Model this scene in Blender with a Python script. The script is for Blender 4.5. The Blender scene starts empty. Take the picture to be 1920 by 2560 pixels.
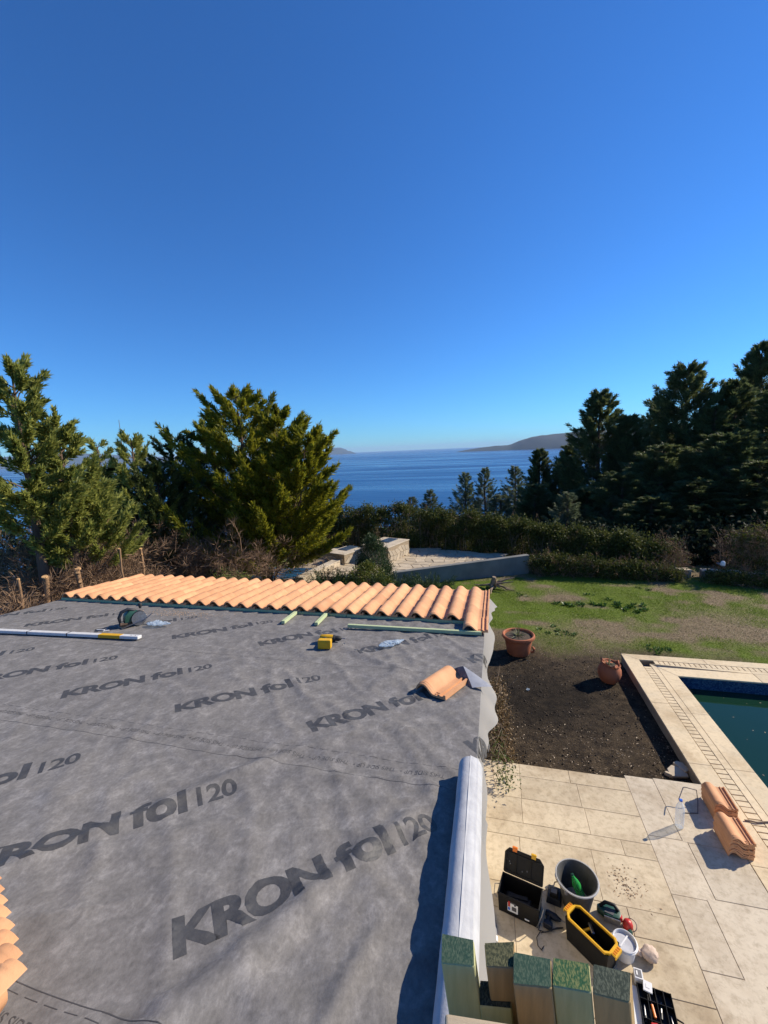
import bpy, bmesh, math, random
import numpy as np
from mathutils import Vector, Matrix, noise as mnoise

rnd = random.Random(7)
rng = np.random.default_rng(7)
scene = bpy.context.scene
COL = scene.collection
R_ = math.radians

# ------------------------------------------------------------------ camera
CAM_H = 4.9                                   # eye height above the patio
FPX = 1060.0                                  # focal length in pixels of the 1920 x 2560 frame
XR = Vector((0.968, 0.246, -0.042)); XD = Vector((-0.005, -0.150, -0.989)); XF = Vector((-0.249, 0.958, -0.144))
XF.normalize(); XR = (XR - XF * XR.dot(XF)).normalized(); XD = XF.cross(XR).normalized()
cam_data = bpy.data.cameras.new('camera')
cam = bpy.data.objects.new('camera', cam_data); COL.objects.link(cam)
cam_data.sensor_fit = 'VERTICAL'; cam_data.sensor_height = 36.0; cam_data.lens = 36.0 * FPX / 2560.0
cam_data.clip_start = 0.05; cam_data.clip_end = 80000.0
cm = Matrix((XR, -XD, -XF)).transposed().to_4x4(); cm.translation = (0, 0, CAM_H)
cam.matrix_world = cm
scene.camera = cam

# ------------------------------------------------------------------ light
SUN_ELEV = R_(34.0)
SUN_H = Vector((0.854, 0.520, 0)).normalized()          # horizontal direction towards the sun
SUN_DIR = Vector((SUN_H.x * math.cos(SUN_ELEV), SUN_H.y * math.cos(SUN_ELEV), math.sin(SUN_ELEV)))
world = bpy.data.worlds.new('World'); scene.world = world; world.use_nodes = True
wn = world.node_tree; wn.nodes.clear()
sky = wn.nodes.new('ShaderNodeTexSky'); sky.sky_type = 'NISHITA'; sky.sun_disc = False
sky.sun_elevation = SUN_ELEV; sky.sun_rotation = math.atan2(SUN_H.x, SUN_H.y)
sky.altitude = 60; sky.air_density = 1.0; sky.dust_density = 0.0; sky.ozone_density = 1.0
bg = wn.nodes.new('ShaderNodeBackground'); bg.inputs['Strength'].default_value = 0.084
wo = wn.nodes.new('ShaderNodeOutputWorld')
tint = wn.nodes.new('ShaderNodeMixRGB'); tint.blend_type = 'MULTIPLY'; tint.inputs[0].default_value = 1.0; tint.inputs[2].default_value = (0.30, 0.755, 1.40, 1)   # the clear deep blue of the day
wn.links.new(sky.outputs[0], tint.inputs[1]); wn.links.new(tint.outputs[0], bg.inputs[0]); wn.links.new(bg.outputs[0], wo.inputs[0])
sun_data = bpy.data.lights.new('sun', 'SUN'); sun_data.energy = 5.0; sun_data.angle = R_(0.5); sun_data.color = (1.0, 0.90, 0.74)
sun = bpy.data.objects.new('sun', sun_data); COL.objects.link(sun)
sun.rotation_euler = SUN_DIR.to_track_quat('Z', 'Y').to_euler()
scene.view_settings.view_transform = 'Standard'; scene.view_settings.look = 'None'
scene.view_settings.exposure = 0.43; scene.view_settings.gamma = 1.0; scene.view_settings.use_curve_mapping = False

# ------------------------------------------------------------------ points of the place
ROOF_Z0 = CAM_H - 1.5; ROOF_S = -0.10                    # roof plane z = ROOF_Z0 + ROOF_S * y
def view_ray(px, py): return XR * (px - 960.0) + XD * (py - 1280.0) + XF * FPX
def at_z(px, py, z=0.0):
    d = view_ray(px, py); t = (z - CAM_H) / d.z; return Vector((d.x * t, d.y * t, z))
def at_y(px, py, y):
    d = view_ray(px, py); t = y / d.y; return Vector((d.x * t, y, CAM_H + d.z * t))
def at_roof(px, py, h=0.0):
    d = view_ray(px, py); t = (ROOF_Z0 + h - CAM_H) / (d.z - ROOF_S * d.y); return Vector((d.x * t, d.y * t, CAM_H + d.z * t))

# ------------------------------------------------------------------ materials
def new_mat(name):
    m = bpy.data.materials.new(name); m.use_nodes = True
    nt = m.node_tree; b = nt.nodes['Principled BSDF']
    return m, nt, b
def N(nt, t, **kw):
    n = nt.nodes.new(t)
    for k, v in kw.items():
        if k in n.inputs: n.inputs[k].default_value = v
        else: setattr(n, k, v)
    return n
def ramp(nt, stops):
    r = nt.nodes.new('ShaderNodeValToRGB')
    e = r.color_ramp.elements
    while len(e) < len(stops): e.new(0.5)
    for i, (p, c) in enumerate(stops):
        e[i].position = p; e[i].color = (*c, 1) if len(c) == 3 else c
    return r
def surf(name, c1, c2=None, rough=0.6, scale=8.0, bump=0.0, bump_scale=None, metal=0.0, detail=5.0, spec=0.5, stretch=None, lo=0.3, hi=0.7, dist=0.01, per_object=0.0):
    m, nt, b = new_mat(name)
    b.inputs['Roughness'].default_value = rough; b.inputs['Metallic'].default_value = metal
    b.inputs['Specular IOR Level'].default_value = spec
    tc = N(nt, 'ShaderNodeTexCoord'); src = tc.outputs['Object']
    if stretch:
        mp = N(nt, 'ShaderNodeMapping'); mp.inputs['Scale'].default_value = stretch
        nt.links.new(src, mp.inputs[0]); src = mp.outputs[0]
    if per_object:
        oi = N(nt, 'ShaderNodeObjectInfo'); vm = N(nt, 'ShaderNodeVectorMath', operation='SCALE'); vm.inputs[3].default_value = 37.0
        cv = N(nt, 'ShaderNodeCombineXYZ')
        for k in range(3): nt.links.new(oi.outputs['Random'], cv.inputs[k])
        nt.links.new(cv.outputs[0], vm.inputs[0])
        va = N(nt, 'ShaderNodeVectorMath', operation='ADD'); nt.links.new(src, va.inputs[0]); nt.links.new(vm.outputs[0], va.inputs[1]); src = va.outputs[0]
    nz = N(nt, 'ShaderNodeTexNoise', Scale=scale, Detail=detail, Roughness=0.6); nt.links.new(src, nz.inputs['Vector'])
    if c2 is None: c2 = tuple(x * 0.85 for x in c1)
    r = ramp(nt, [(lo, c1), (hi, c2)]); nt.links.new(nz.outputs[0], r.inputs[0])
    col = r.outputs[0]
    if per_object:
        hv = N(nt, 'ShaderNodeHueSaturation'); ma = N(nt, 'ShaderNodeMapRange'); ma.inputs[3].default_value = 1 - per_object; ma.inputs[4].default_value = 1 + per_object
        nt.links.new(oi.outputs['Random'], ma.inputs[0]); nt.links.new(ma.outputs[0], hv.inputs['Value']); nt.links.new(col, hv.inputs['Color']); col = hv.outputs[0]
    nt.links.new(col, b.inputs['Base Color'])
    if bump:
        n2 = N(nt, 'ShaderNodeTexNoise', Scale=bump_scale or scale * 4, Detail=6.0, Roughness=0.65); nt.links.new(src, n2.inputs['Vector'])
        bp = N(nt, 'ShaderNodeBump', Strength=bump, Distance=dist); nt.links.new(n2.outputs[0], bp.inputs['Height']); nt.links.new(bp.outputs[0], b.inputs['Normal'])
    return m
def leafmat(name, c1, c2, rough=0.55, trans=0.25, spec=0.3, clump=0.8):
    m, nt, b = new_mat(name)
    g = N(nt, 'ShaderNodeNewGeometry'); tc = N(nt, 'ShaderNodeTexCoord')
    nz = N(nt, 'ShaderNodeTexNoise', Scale=clump, Detail=3.0); nt.links.new(tc.outputs['Object'], nz.inputs['Vector'])
    mx = N(nt, 'ShaderNodeMath', operation='MULTIPLY_ADD'); mx.inputs[1].default_value = 0.5
    nt.links.new(g.outputs['Random Per Island'], mx.inputs[0])
    ms = N(nt, 'ShaderNodeMath', operation='MULTIPLY'); ms.inputs[1].default_value = 0.5; nt.links.new(nz.outputs[0], ms.inputs[0]); nt.links.new(ms.outputs[0], mx.inputs[2])
    r = ramp(nt, [(0.2, c1), (0.75, c2)]); nt.links.new(mx.outputs[0], r.inputs[0])
    b.inputs['Roughness'].default_value = rough; b.inputs['Specular IOR Level'].default_value = spec
    nt.links.new(r.outputs[0], b.inputs['Base Color'])
    t = N(nt, 'ShaderNodeBsdfTranslucent'); nt.links.new(r.outputs[0], t.inputs['Color'])
    ms2 = N(nt, 'ShaderNodeMixShader'); ms2.inputs[0].default_value = trans
    out = nt.nodes['Material Output']
    nt.links.new(b.outputs[0], ms2.inputs[1]); nt.links.new(t.outputs[0], ms2.inputs[2]); nt.links.new(ms2.outputs[0], out.inputs[0])
    return m
def clear_plastic(name, tint=(0.9, 0.95, 1.0), amount=0.35, rough=0.12):
    m, nt, b = new_mat(name)
    b.inputs['Base Color'].default_value = (*tint, 1); b.inputs['Roughness'].default_value = rough
    tr = N(nt, 'ShaderNodeBsdfTransparent'); tr.inputs[0].default_value = (*[0.6 + 0.4 * c for c in tint], 1)
    lw = N(nt, 'ShaderNodeLayerWeight', Blend=0.35)
    mr = N(nt, 'ShaderNodeMapRange'); mr.inputs[3].default_value = amount * 0.5; mr.inputs[4].default_value = min(1, amount * 2.0)
    nt.links.new(lw.outputs['Facing'], mr.inputs[0])
    mx = N(nt, 'ShaderNodeMixShader'); nt.links.new(mr.outputs[0], mx.inputs[0])
    nt.links.new(tr.outputs[0], mx.inputs[1]); nt.links.new(b.outputs[0], mx.inputs[2]); nt.links.new(mx.outputs[0], nt.nodes['Material Output'].inputs[0])
    return m

M = {}
M['terracotta'] = surf('terracotta', (0.65, 0.335, 0.160), (0.55, 0.26, 0.118), 0.78, 7, 0.35, 70, per_object=0.15, dist=0.004, detail=8, lo=0.32, hi=0.66)
M['terracotta_pot'] = surf('terracotta_pot', (0.42, 0.13, 0.05), (0.30, 0.09, 0.04), 0.8, 7, 0.3, 40)
M['soil'] = surf('soil', (0.05, 0.035, 0.025), (0.10, 0.075, 0.05), 0.95, 30, 0.8, 60, dist=0.02)
M['black_plastic'] = surf('black_plastic', (0.0045, 0.0045, 0.005), (0.010, 0.010, 0.011), 0.5, 20, 0.15, 200, spec=0.25)
M['dark_plastic'] = surf('dark_plastic', (0.010, 0.012, 0.018), (0.02, 0.024, 0.032), 0.45, 20, spec=0.3)
M['yellow_plastic'] = surf('yellow_plastic', (0.72, 0.40, 0.010), (0.62, 0.33, 0.008), 0.4, 12)
M['orange_plastic'] = surf('orange_plastic', (0.80, 0.20, 0.01), (0.7, 0.16, 0.01), 0.4, 12)
M['green_plastic'] = surf('green_plastic', (0.012, 0.055, 0.035), (0.02, 0.075, 0.05), 0.4, 20)
M['red_plastic'] = surf('red_plastic', (0.50, 0.025, 0.015), (0.40, 0.02, 0.015), 0.4, 12)
M['white_plastic'] = surf('white_plastic', (0.75, 0.75, 0.75), (0.66, 0.65, 0.63), 0.4, 12)
M['grey_plastic'] = surf('grey_plastic', (0.16, 0.16, 0.165), (0.11, 0.11, 0.115), 0.6, 14, 0.2)
M['bucket_grey'] = surf('bucket_grey', (0.022, 0.022, 0.022), (0.085, 0.083, 0.08), 0.7, 6, 0.3, 40, detail=8)
M['blue_plastic'] = surf('blue_plastic', (0.02, 0.14, 0.65), (0.02, 0.11, 0.5), 0.4, 12)
M['paper'] = surf('paper', (0.75, 0.75, 0.74), (0.62, 0.62, 0.60), 0.7, 10)
M['ink'] = surf('ink', (0.05, 0.05, 0.055), (0.09, 0.09, 0.1), 0.7, 30)
M['alu'] = surf('alu', (0.72, 0.70, 0.66), (0.60, 0.58, 0.55), 0.5, 30, metal=0.1)
M['steel'] = surf('steel', (0.35, 0.35, 0.36), (0.22, 0.22, 0.23), 0.35, 40, metal=0.9)
M['rubber'] = surf('rubber', (0.015, 0.015, 0.016), (0.03, 0.03, 0.03), 0.7, 20)
M['hose'] = surf('hose', (0.20, 0.20, 0.21), (0.13, 0.13, 0.14), 0.6, 20)
M['wire'] = surf('wire', (0.12, 0.10, 0.10), (0.08, 0.07, 0.07), 0.5, 20)
M['cloth'] = surf('cloth', (0.60, 0.46, 0.36), (0.48, 0.36, 0.27), 0.9, 18, 0.5, 60)
M['batten'] = surf('batten', (0.50, 0.56, 0.31), (0.40, 0.46, 0.24), 0.75, 6, 0.3, 40, stretch=(2, 30, 30))
M['timber_green'] = surf('timber_green', (0.47, 0.46, 0.23), (0.36, 0.36, 0.17), 0.8, 5, 0.3, 30, stretch=(14, 14, 1.2))
M['timber_brown'] = surf('timber_brown', (0.45, 0.30, 0.135), (0.32, 0.22, 0.10), 0.8, 5, 0.3, 30, stretch=(14, 14, 1.2))
def endgrain(name, c1, c2):
    return surf(name, c1, c2, 0.9, 240, 0.45, 420, lo=0.44, hi=0.58, dist=0.002, stretch=(1.6, 0.6, 1))
M['end_green'] = endgrain('end_green', (0.005, 0.060, 0.020), (0.14, 0.16, 0.055))
M['end_teal'] = endgrain('end_teal', (0.012, 0.045, 0.028), (0.055, 0.088, 0.055))
M['end_olive'] = endgrain('end_olive', (0.022, 0.028, 0.010), (0.10, 0.098, 0.045))
M['end_grey'] = endgrain('end_grey', (0.018, 0.028, 0.018), (0.075, 0.088, 0.06))
M['plank'] = surf('plank', (0.50, 0.40, 0.27), (0.42, 0.33, 0.21), 0.8, 4, 0.3, 40, stretch=(1.5, 25, 25))
M['felt_white'] = surf('felt_white', (0.50, 0.50, 0.50), (0.38, 0.38, 0.39), 0.85, 14, 0.3, 60, dist=0.006)
M['concrete_wall'] = surf('concrete_wall', (0.13, 0.13, 0.12), (0.21, 0.205, 0.19), 0.9, 1.6, 0.4, 14, detail=8)
M['stone_pale'] = surf('stone_pale', (0.50, 0.42, 0.31), (0.40, 0.32, 0.22), 0.85, 3, 0.4, 20, per_object=0.14)
M['mortar'] = surf('mortar', (0.36, 0.28, 0.18), (0.28, 0.21, 0.14), 0.95, 10, 0.3)
M['stucco'] = surf('stucco', (0.62, 0.56, 0.45), (0.55, 0.49, 0.39), 0.95, 8, 0.3, 60)
M['roof_deck'] = surf('roof_deck', (0.30, 0.21, 0.12), (0.22, 0.15, 0.09), 0.85, 4, 0.2, 30)
M['bark'] = surf('bark', (0.16, 0.10, 0.065), (0.08, 0.05, 0.035), 0.95, 8, 0.8, 20, stretch=(3, 3, .7))
M['bark_bare'] = surf('bark_bare', (0.34, 0.20, 0.10), (0.20, 0.115, 0.06), 0.9, 6, 0.6, 25, stretch=(4, 4, .8))
M['cutwood'] = surf('cutwood', (0.62, 0.38, 0.18), (0.52, 0.29, 0.12), 0.85, 12)
M['driedwood'] = surf('driedwood', (0.30, 0.22, 0.15), (0.17, 0.12, 0.08), 0.9, 10, 0.5, 30)
M['leaf_cypress'] = leafmat('leaf_cypress', (0.065, 0.095, 0.012), (0.36, 0.33, 0.026), trans=0.5, clump=0.7)
M['leaf_cypress_dark'] = leafmat('leaf_cypress_dark', (0.025, 0.050, 0.016), (0.095, 0.115, 0.028), clump=0.7)
M['leaf_conifer'] = leafmat('leaf_conifer', (0.100, 0.140, 0.028), (0.46, 0.46, 0.115), trans=0.5, clump=0.8)
M['leaf_pine'] = leafmat('leaf_pine', (0.042, 0.070, 0.028), (0.175, 0.195, 0.070), trans=0.42, clump=0.35)
M['leaf_pine_pale'] = leafmat('leaf_pine_pale', (0.075, 0.105, 0.055), (0.20, 0.23, 0.125), trans=0.42, clump=0.4)
M['leaf_bush'] = leafmat('leaf_bush', (0.012, 0.020, 0.010), (0.040, 0.052, 0.022), trans=0.15, rough=0.7, spec=0.1, clump=0.6)
M['leaf_dead'] = leafmat('leaf_dead', (0.10, 0.062, 0.038), (0.34, 0.215, 0.13), trans=0.1, rough=0.8)
M['leaf_hedge'] = leafmat('leaf_hedge', (0.026, 0.046, 0.010), (0.125, 0.130, 0.030), rough=0.6, trans=0.3, spec=0.15, clump=1.2)
M['leaf_shrub'] = leafmat('leaf_shrub', (0.045, 0.080, 0.015), (0.20, 0.20, 0.035), rough=0.45, clump=2.0)
M['leaf_juniper'] = leafmat('leaf_juniper', (0.022, 0.048, 0.020), (0.065, 0.10, 0.035), clump=2.0)
M['leaf_weed'] = leafmat('leaf_weed', (0.035, 0.085, 0.018), (0.10, 0.20, 0.035), rough=0.4, clump=3.0)
M['grass'] = leafmat('grass', (0.080, 0.150, 0.014), (0.230, 0.290, 0.035), trans=0.3, clump=1.5)
M['grass_dry'] = leafmat('grass_dry', (0.17, 0.13, 0.07), (0.34, 0.28, 0.16), trans=0.2, clump=2.0)
M['litter'] = leafmat('litter', (0.16, 0.11, 0.07), (0.48, 0.38, 0.27), trans=0.1, clump=3.0)
M['leaf_aloe'] = leafmat('leaf_aloe', (0.09, 0.12, 0.05), (0.30, 0.30, 0.16), trans=0.1, clump=6.0)
M['leaf_creeper'] = leafmat('leaf_creeper', (0.10, 0.075, 0.03), (0.26, 0.17, 0.09), trans=0.2, clump=4.0)
M['leaf_creeper_green'] = leafmat('leaf_creeper_green', (0.05, 0.08, 0.02), (0.14, 0.16, 0.05), trans=0.2, clump=4.0)
M['clear'] = clear_plastic('clear')
M['clear_bag'] = clear_plastic('clear_bag', (0.70, 0.82, 0.92), 0.30, 0.12)
M['glass_green'] = clear_plastic('glass_green', (0.05, 0.45, 0.10), 0.75, 0.08)
M['pane'] = surf('pane', (0.06, 0.09, 0.14), (0.05, 0.08, 0.12), 0.08, 2)
M['rock'] = surf('rock', (0.018, 0.033, 0.040), (0.007, 0.016, 0.022), 0.95, 0.006, 0, detail=9)

def travertine(name, base, dark, vein=0.5):
    m, nt, b = new_mat(name)
    tc = N(nt, 'ShaderNodeTexCoord'); oi = N(nt, 'ShaderNodeObjectInfo'); src = tc.outputs['Object']
    geo = N(nt, 'ShaderNodeNewGeometry'); src = geo.outputs['Position']
    n1 = N(nt, 'ShaderNodeTexNoise', Scale=2.3, Detail=8.0, Roughness=0.65, Distortion=0.6); nt.links.new(src, n1.inputs['Vector'])
    n2 = N(nt, 'ShaderNodeTexNoise', Scale=14.0, Detail=6.0, Roughness=0.7); nt.links.new(src, n2.inputs['Vector'])
    r1 = ramp(nt, [(0.30, dark), (0.52, base), (0.78, tuple(min(1, c * 1.12) for c in base))]); nt.links.new(n1.outputs[0], r1.inputs[0])
    r2 = ramp(nt, [(0.34, (0.50, 0.46, 0.40)), (0.52, (1, 1, 1))]); nt.links.new(n2.outputs[0], r2.inputs[0])
    mx = N(nt, 'ShaderNodeMixRGB', blend_type='MULTIPLY'); mx.inputs[0].default_value = vein
    nt.links.new(r1.outputs[0], mx.inputs[1]); nt.links.new(r2.outputs[0], mx.inputs[2])
    # dirt stains with a shape of their own
    n3 = N(nt, 'ShaderNodeTexNoise', Scale=0.9, Detail=7.0, Roughness=0.7); nt.links.new(src, n3.inputs['Vector'])
    r3 = ramp(nt, [(0.50, (1, 1, 1)), (0.66, (0.66, 0.60, 0.52))]); nt.links.new(n3.outputs[0], r3.inputs[0])
    m3 = N(nt, 'ShaderNodeMixRGB', blend_type='MULTIPLY'); m3.inputs[0].default_value = 0.8
    nt.links.new(mx.outputs[0], m3.inputs[1]); nt.links.new(r3.outputs[0], m3.inputs[2])
    hv = N(nt, 'ShaderNodeHueSaturation'); mr = N(nt, 'ShaderNodeMapRange'); mr.inputs[3].default_value = 0.93; mr.inputs[4].default_value = 1.06
    nt.links.new(oi.outputs['Random'], mr.inputs[0]); nt.links.new(mr.outputs[0], hv.inputs['Value']); nt.links.new(m3.outputs[0], hv.inputs['Color'])
    nt.links.new(hv.outputs[0], b.inputs['Base Color']); b.inputs['Roughness'].default_value = 0.72
    bp = N(nt, 'ShaderNodeBump', Strength=0.35, Distance=0.004); nt.links.new(n2.outputs[0], bp.inputs['Height']); nt.links.new(bp.outputs[0], b.inputs['Normal'])
    return m
M['slab'] = travertine('slab', (0.555, 0.455, 0.305), (0.45, 0.355, 0.23))
M['slab_pale'] = travertine('slab_pale', (0.56, 0.475, 0.35), (0.47, 0.385, 0.275))
M['coping'] = travertine('coping', (0.67, 0.53, 0.33), (0.60, 0.49, 0.32), 0.35)
def mosaic():
    m, nt, b = new_mat('pool_mosaic')
    tc = N(nt, 'ShaderNodeNewGeometry')
    v = N(nt, 'ShaderNodeTexVoronoi', Scale=40.0); v.feature = 'F1'; v.distance = 'CHEBYCHEV'; v.inputs['Randomness'].default_value = 0.0
    nt.links.new(tc.outputs['Position'], v.inputs['Vector'])
    r = ramp(nt, [(0.0, (0.010, 0.035, 0.085)), (0.5, (0.022, 0.06, 0.13)), (1.0, (0.05, 0.11, 0.18))]); sp = N(nt, 'ShaderNodeSeparateColor')
    nt.links.new(v.outputs['Color'], sp.inputs[0]); nt.links.new(sp.outputs[0], r.inputs[0]); nt.links.new(r.outputs[0], b.inputs['Base Color'])
    b.inputs['Roughness'].default_value = 0.25
    return m
M['mosaic'] = mosaic()
def water_mat(name, col, rough, scale, strength, dist, stretch=(1, 1, 1), spec=0.5):
    m, nt, b = new_mat(name)
    b.inputs['Base Color'].default_value = (*col, 1); b.inputs['Roughness'].default_value = rough; b.inputs['IOR'].default_value = 1.33
    b.inputs['Specular IOR Level'].default_value = spec
    g = N(nt, 'ShaderNodeNewGeometry'); mp = N(nt, 'ShaderNodeMapping'); mp.inputs['Scale'].default_value = stretch
    nt.links.new(g.outputs['Position'], mp.inputs[0])
    n = N(nt, 'ShaderNodeTexNoise', Scale=scale, Detail=6.0, Roughness=0.6); nt.links.new(mp.outputs[0], n.inputs['Vector'])
    bp = N(nt, 'ShaderNodeBump', Strength=strength, Distance=dist); nt.links.new(n.outputs[0], bp.inputs['Height']); nt.links.new(bp.outputs[0], b.inputs['Normal'])
    return m, nt, b
M['pool_water'], _nt, _b = water_mat('pool_water', (0.008, 0.032, 0.018), 0.03, 3.0, 0.12, 0.01)
M['sea'], nt, b = water_mat('sea', (0.002, 0.045, 0.150), 0.28, 0.06, 0.9, 1.2, (0.35, 1.0, 1.0))
g = N(nt, 'ShaderNodeNewGeometry'); mp = N(nt, 'ShaderNodeMapping'); mp.inputs['Scale'].default_value = (0.0012, 0.006, 1); mp.inputs['Rotation'].default_value = (0, 0, R_(12))
nt.links.new(g.outputs['Position'], mp.inputs[0])
n = N(nt, 'ShaderNodeTexNoise', Scale=1.0, Detail=5.0, Roughness=0.55, Distortion=0.8); nt.links.new(mp.outputs[0], n.inputs['Vector'])
mr = N(nt, 'ShaderNodeMapRange'); mr.inputs[1].default_value = 0.35; mr.inputs[2].default_value = 0.68; mr.inputs[3].default_value = 0.16; mr.inputs[4].default_value = 0.42
nt.links.new(n.outputs[0], mr.inputs[0]); nt.links.new(mr.outputs[0], b.inputs['Roughness'])

def membrane_mat():
    m, nt, b = new_mat('roof_membrane')
    tc = N(nt, 'ShaderNodeNewGeometry')
    mp = N(nt, 'ShaderNodeMapping'); mp.inputs['Scale'].default_value = (1.0, 0.8, 1.0); mp.inputs['Rotation'].default_value = (0, 0, R_(-20)); nt.links.new(tc.outputs['Position'], mp.inputs[0])
    n1 = N(nt, 'ShaderNodeTexNoise', Scale=13.0, Detail=8.0, Roughness=0.72, Distortion=0.3); nt.links.new(mp.outputs[0], n1.inputs['Vector'])
    n2 = N(nt, 'ShaderNodeTexNoise', Scale=60.0, Detail=5.0, Roughness=0.7); nt.links.new(mp.outputs[0], n2.inputs['Vector'])
    r1 = ramp(nt, [(0.30, (0.140, 0.131, 0.122)), (0.52, (0.192, 0.180, 0.169)), (0.74, (0.30, 0.283, 0.267))]); nt.links.new(n1.outputs[0], r1.inputs[0])
    r2 = ramp(nt, [(0.3, (0.78, 0.78, 0.78)), (0.7, (1.15, 1.15, 1.15))]); nt.links.new(n2.outputs[0], r2.inputs[0])
    mx = N(nt, 'ShaderNodeMixRGB', blend_type='MULTIPLY'); mx.inputs[0].default_value = 1.0; nt.links.new(r1.outputs[0], mx.inputs[1]); nt.links.new(r2.outputs[0], mx.inputs[2])
    n3 = N(nt, 'ShaderNodeTexNoise', Scale=1.1, Detail=7.0, Roughness=0.7, Distortion=0.5); nt.links.new(tc.outputs['Position'], n3.inputs['Vector'])
    r3 = ramp(nt, [(0.36, (0.93, 0.93, 0.94)), (0.52, (1, 1, 1)), (0.68, (1.12, 1.11, 1.09))]); nt.links.new(n3.outputs[0], r3.inputs[0])
    m4 = N(nt, 'ShaderNodeMixRGB', blend_type='MULTIPLY'); m4.inputs[0].default_value = 1.0; nt.links.new(mx.outputs[0], m4.inputs[1]); nt.links.new(r3.outputs[0], m4.inputs[2]); mx = m4
    nt.links.new(mx.outputs[0], b.inputs['Base Color']); b.inputs['Roughness'].default_value = 0.75
    b.inputs['Specular IOR Level'].default_value = 0.15
    bp = N(nt, 'ShaderNodeBump', Strength=0.35, Distance=0.004); nt.links.new(n2.outputs[0], bp.inputs['Height']); nt.links.new(bp.outputs[0], b.inputs['Normal'])
    t = N(nt, 'ShaderNodeBsdfTranslucent'); nt.links.new(mx.outputs[0], t.inputs['Color'])
    return m
M['membrane'] = membrane_mat()
def hang_mat():
    m, nt, b = new_mat('membrane_hanging')
    b.inputs['Base Color'].default_value = (0.36, 0.35, 0.335, 1); b.inputs['Roughness'].default_value = 0.7
    t = N(nt, 'ShaderNodeBsdfTranslucent'); t.inputs[0].default_value = (0.62, 0.60, 0.56, 1)
    mx = N(nt, 'ShaderNodeMixShader'); mx.inputs[0].default_value = 0.4
    nt.links.new(b.outputs[0], mx.inputs[1]); nt.links.new(t.outputs[0], mx.inputs[2]); nt.links.new(mx.outputs[0], nt.nodes['Material Output'].inputs[0])
    return m
M['hang'] = hang_mat()
M['print'] = surf('print', (0.045, 0.043, 0.042), (0.075, 0.072, 0.070), 0.6, 16, 0.25, 60, detail=8)
M['print_small'] = surf('print_small', (0.052, 0.048, 0.045), (0.085, 0.079, 0.074), 0.6, 22)

# ------------------------------------------------------------------ mesh helpers
def wmat(o):
    m = o.matrix_basis.copy()
    if o.parent: m = wmat(o.parent) @ o.matrix_parent_inverse @ m
    return m
def put(o, parent=None, world=False):
    COL.objects.link(o)
    if parent:
        o.parent = parent
        if world: o.matrix_parent_inverse = wmat(parent).inverted()
    return o
def tag(o, label=None, cat=None, group=None, kind=None):
    if label: o['label'] = label
    if cat: o['category'] = cat
    if group: o['group'] = group
    if kind: o['kind'] = kind
    return o
def thing(name, label, cat, loc=(0, 0, 0), rz=0.0, group=None, rot=None):
    o = bpy.data.objects.new(name, None); o.location = loc; o.empty_display_size = 0.1
    o.rotation_euler = rot if rot is not None else (0, 0, rz)
    COL.objects.link(o); return tag(o, label, cat, group)
def roof_rot(rz=0.0):
    return (Matrix.Rotation(math.atan(ROOF_S), 4, 'X') @ Matrix.Rotation(rz, 4, 'Z')).to_euler()
def clone(o, parent=None, **kw):
    c = o.copy(); COL.objects.link(c)
    if parent is not None: c.parent = parent
    for ch in o.children: clone(ch, c)
    return c
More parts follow.
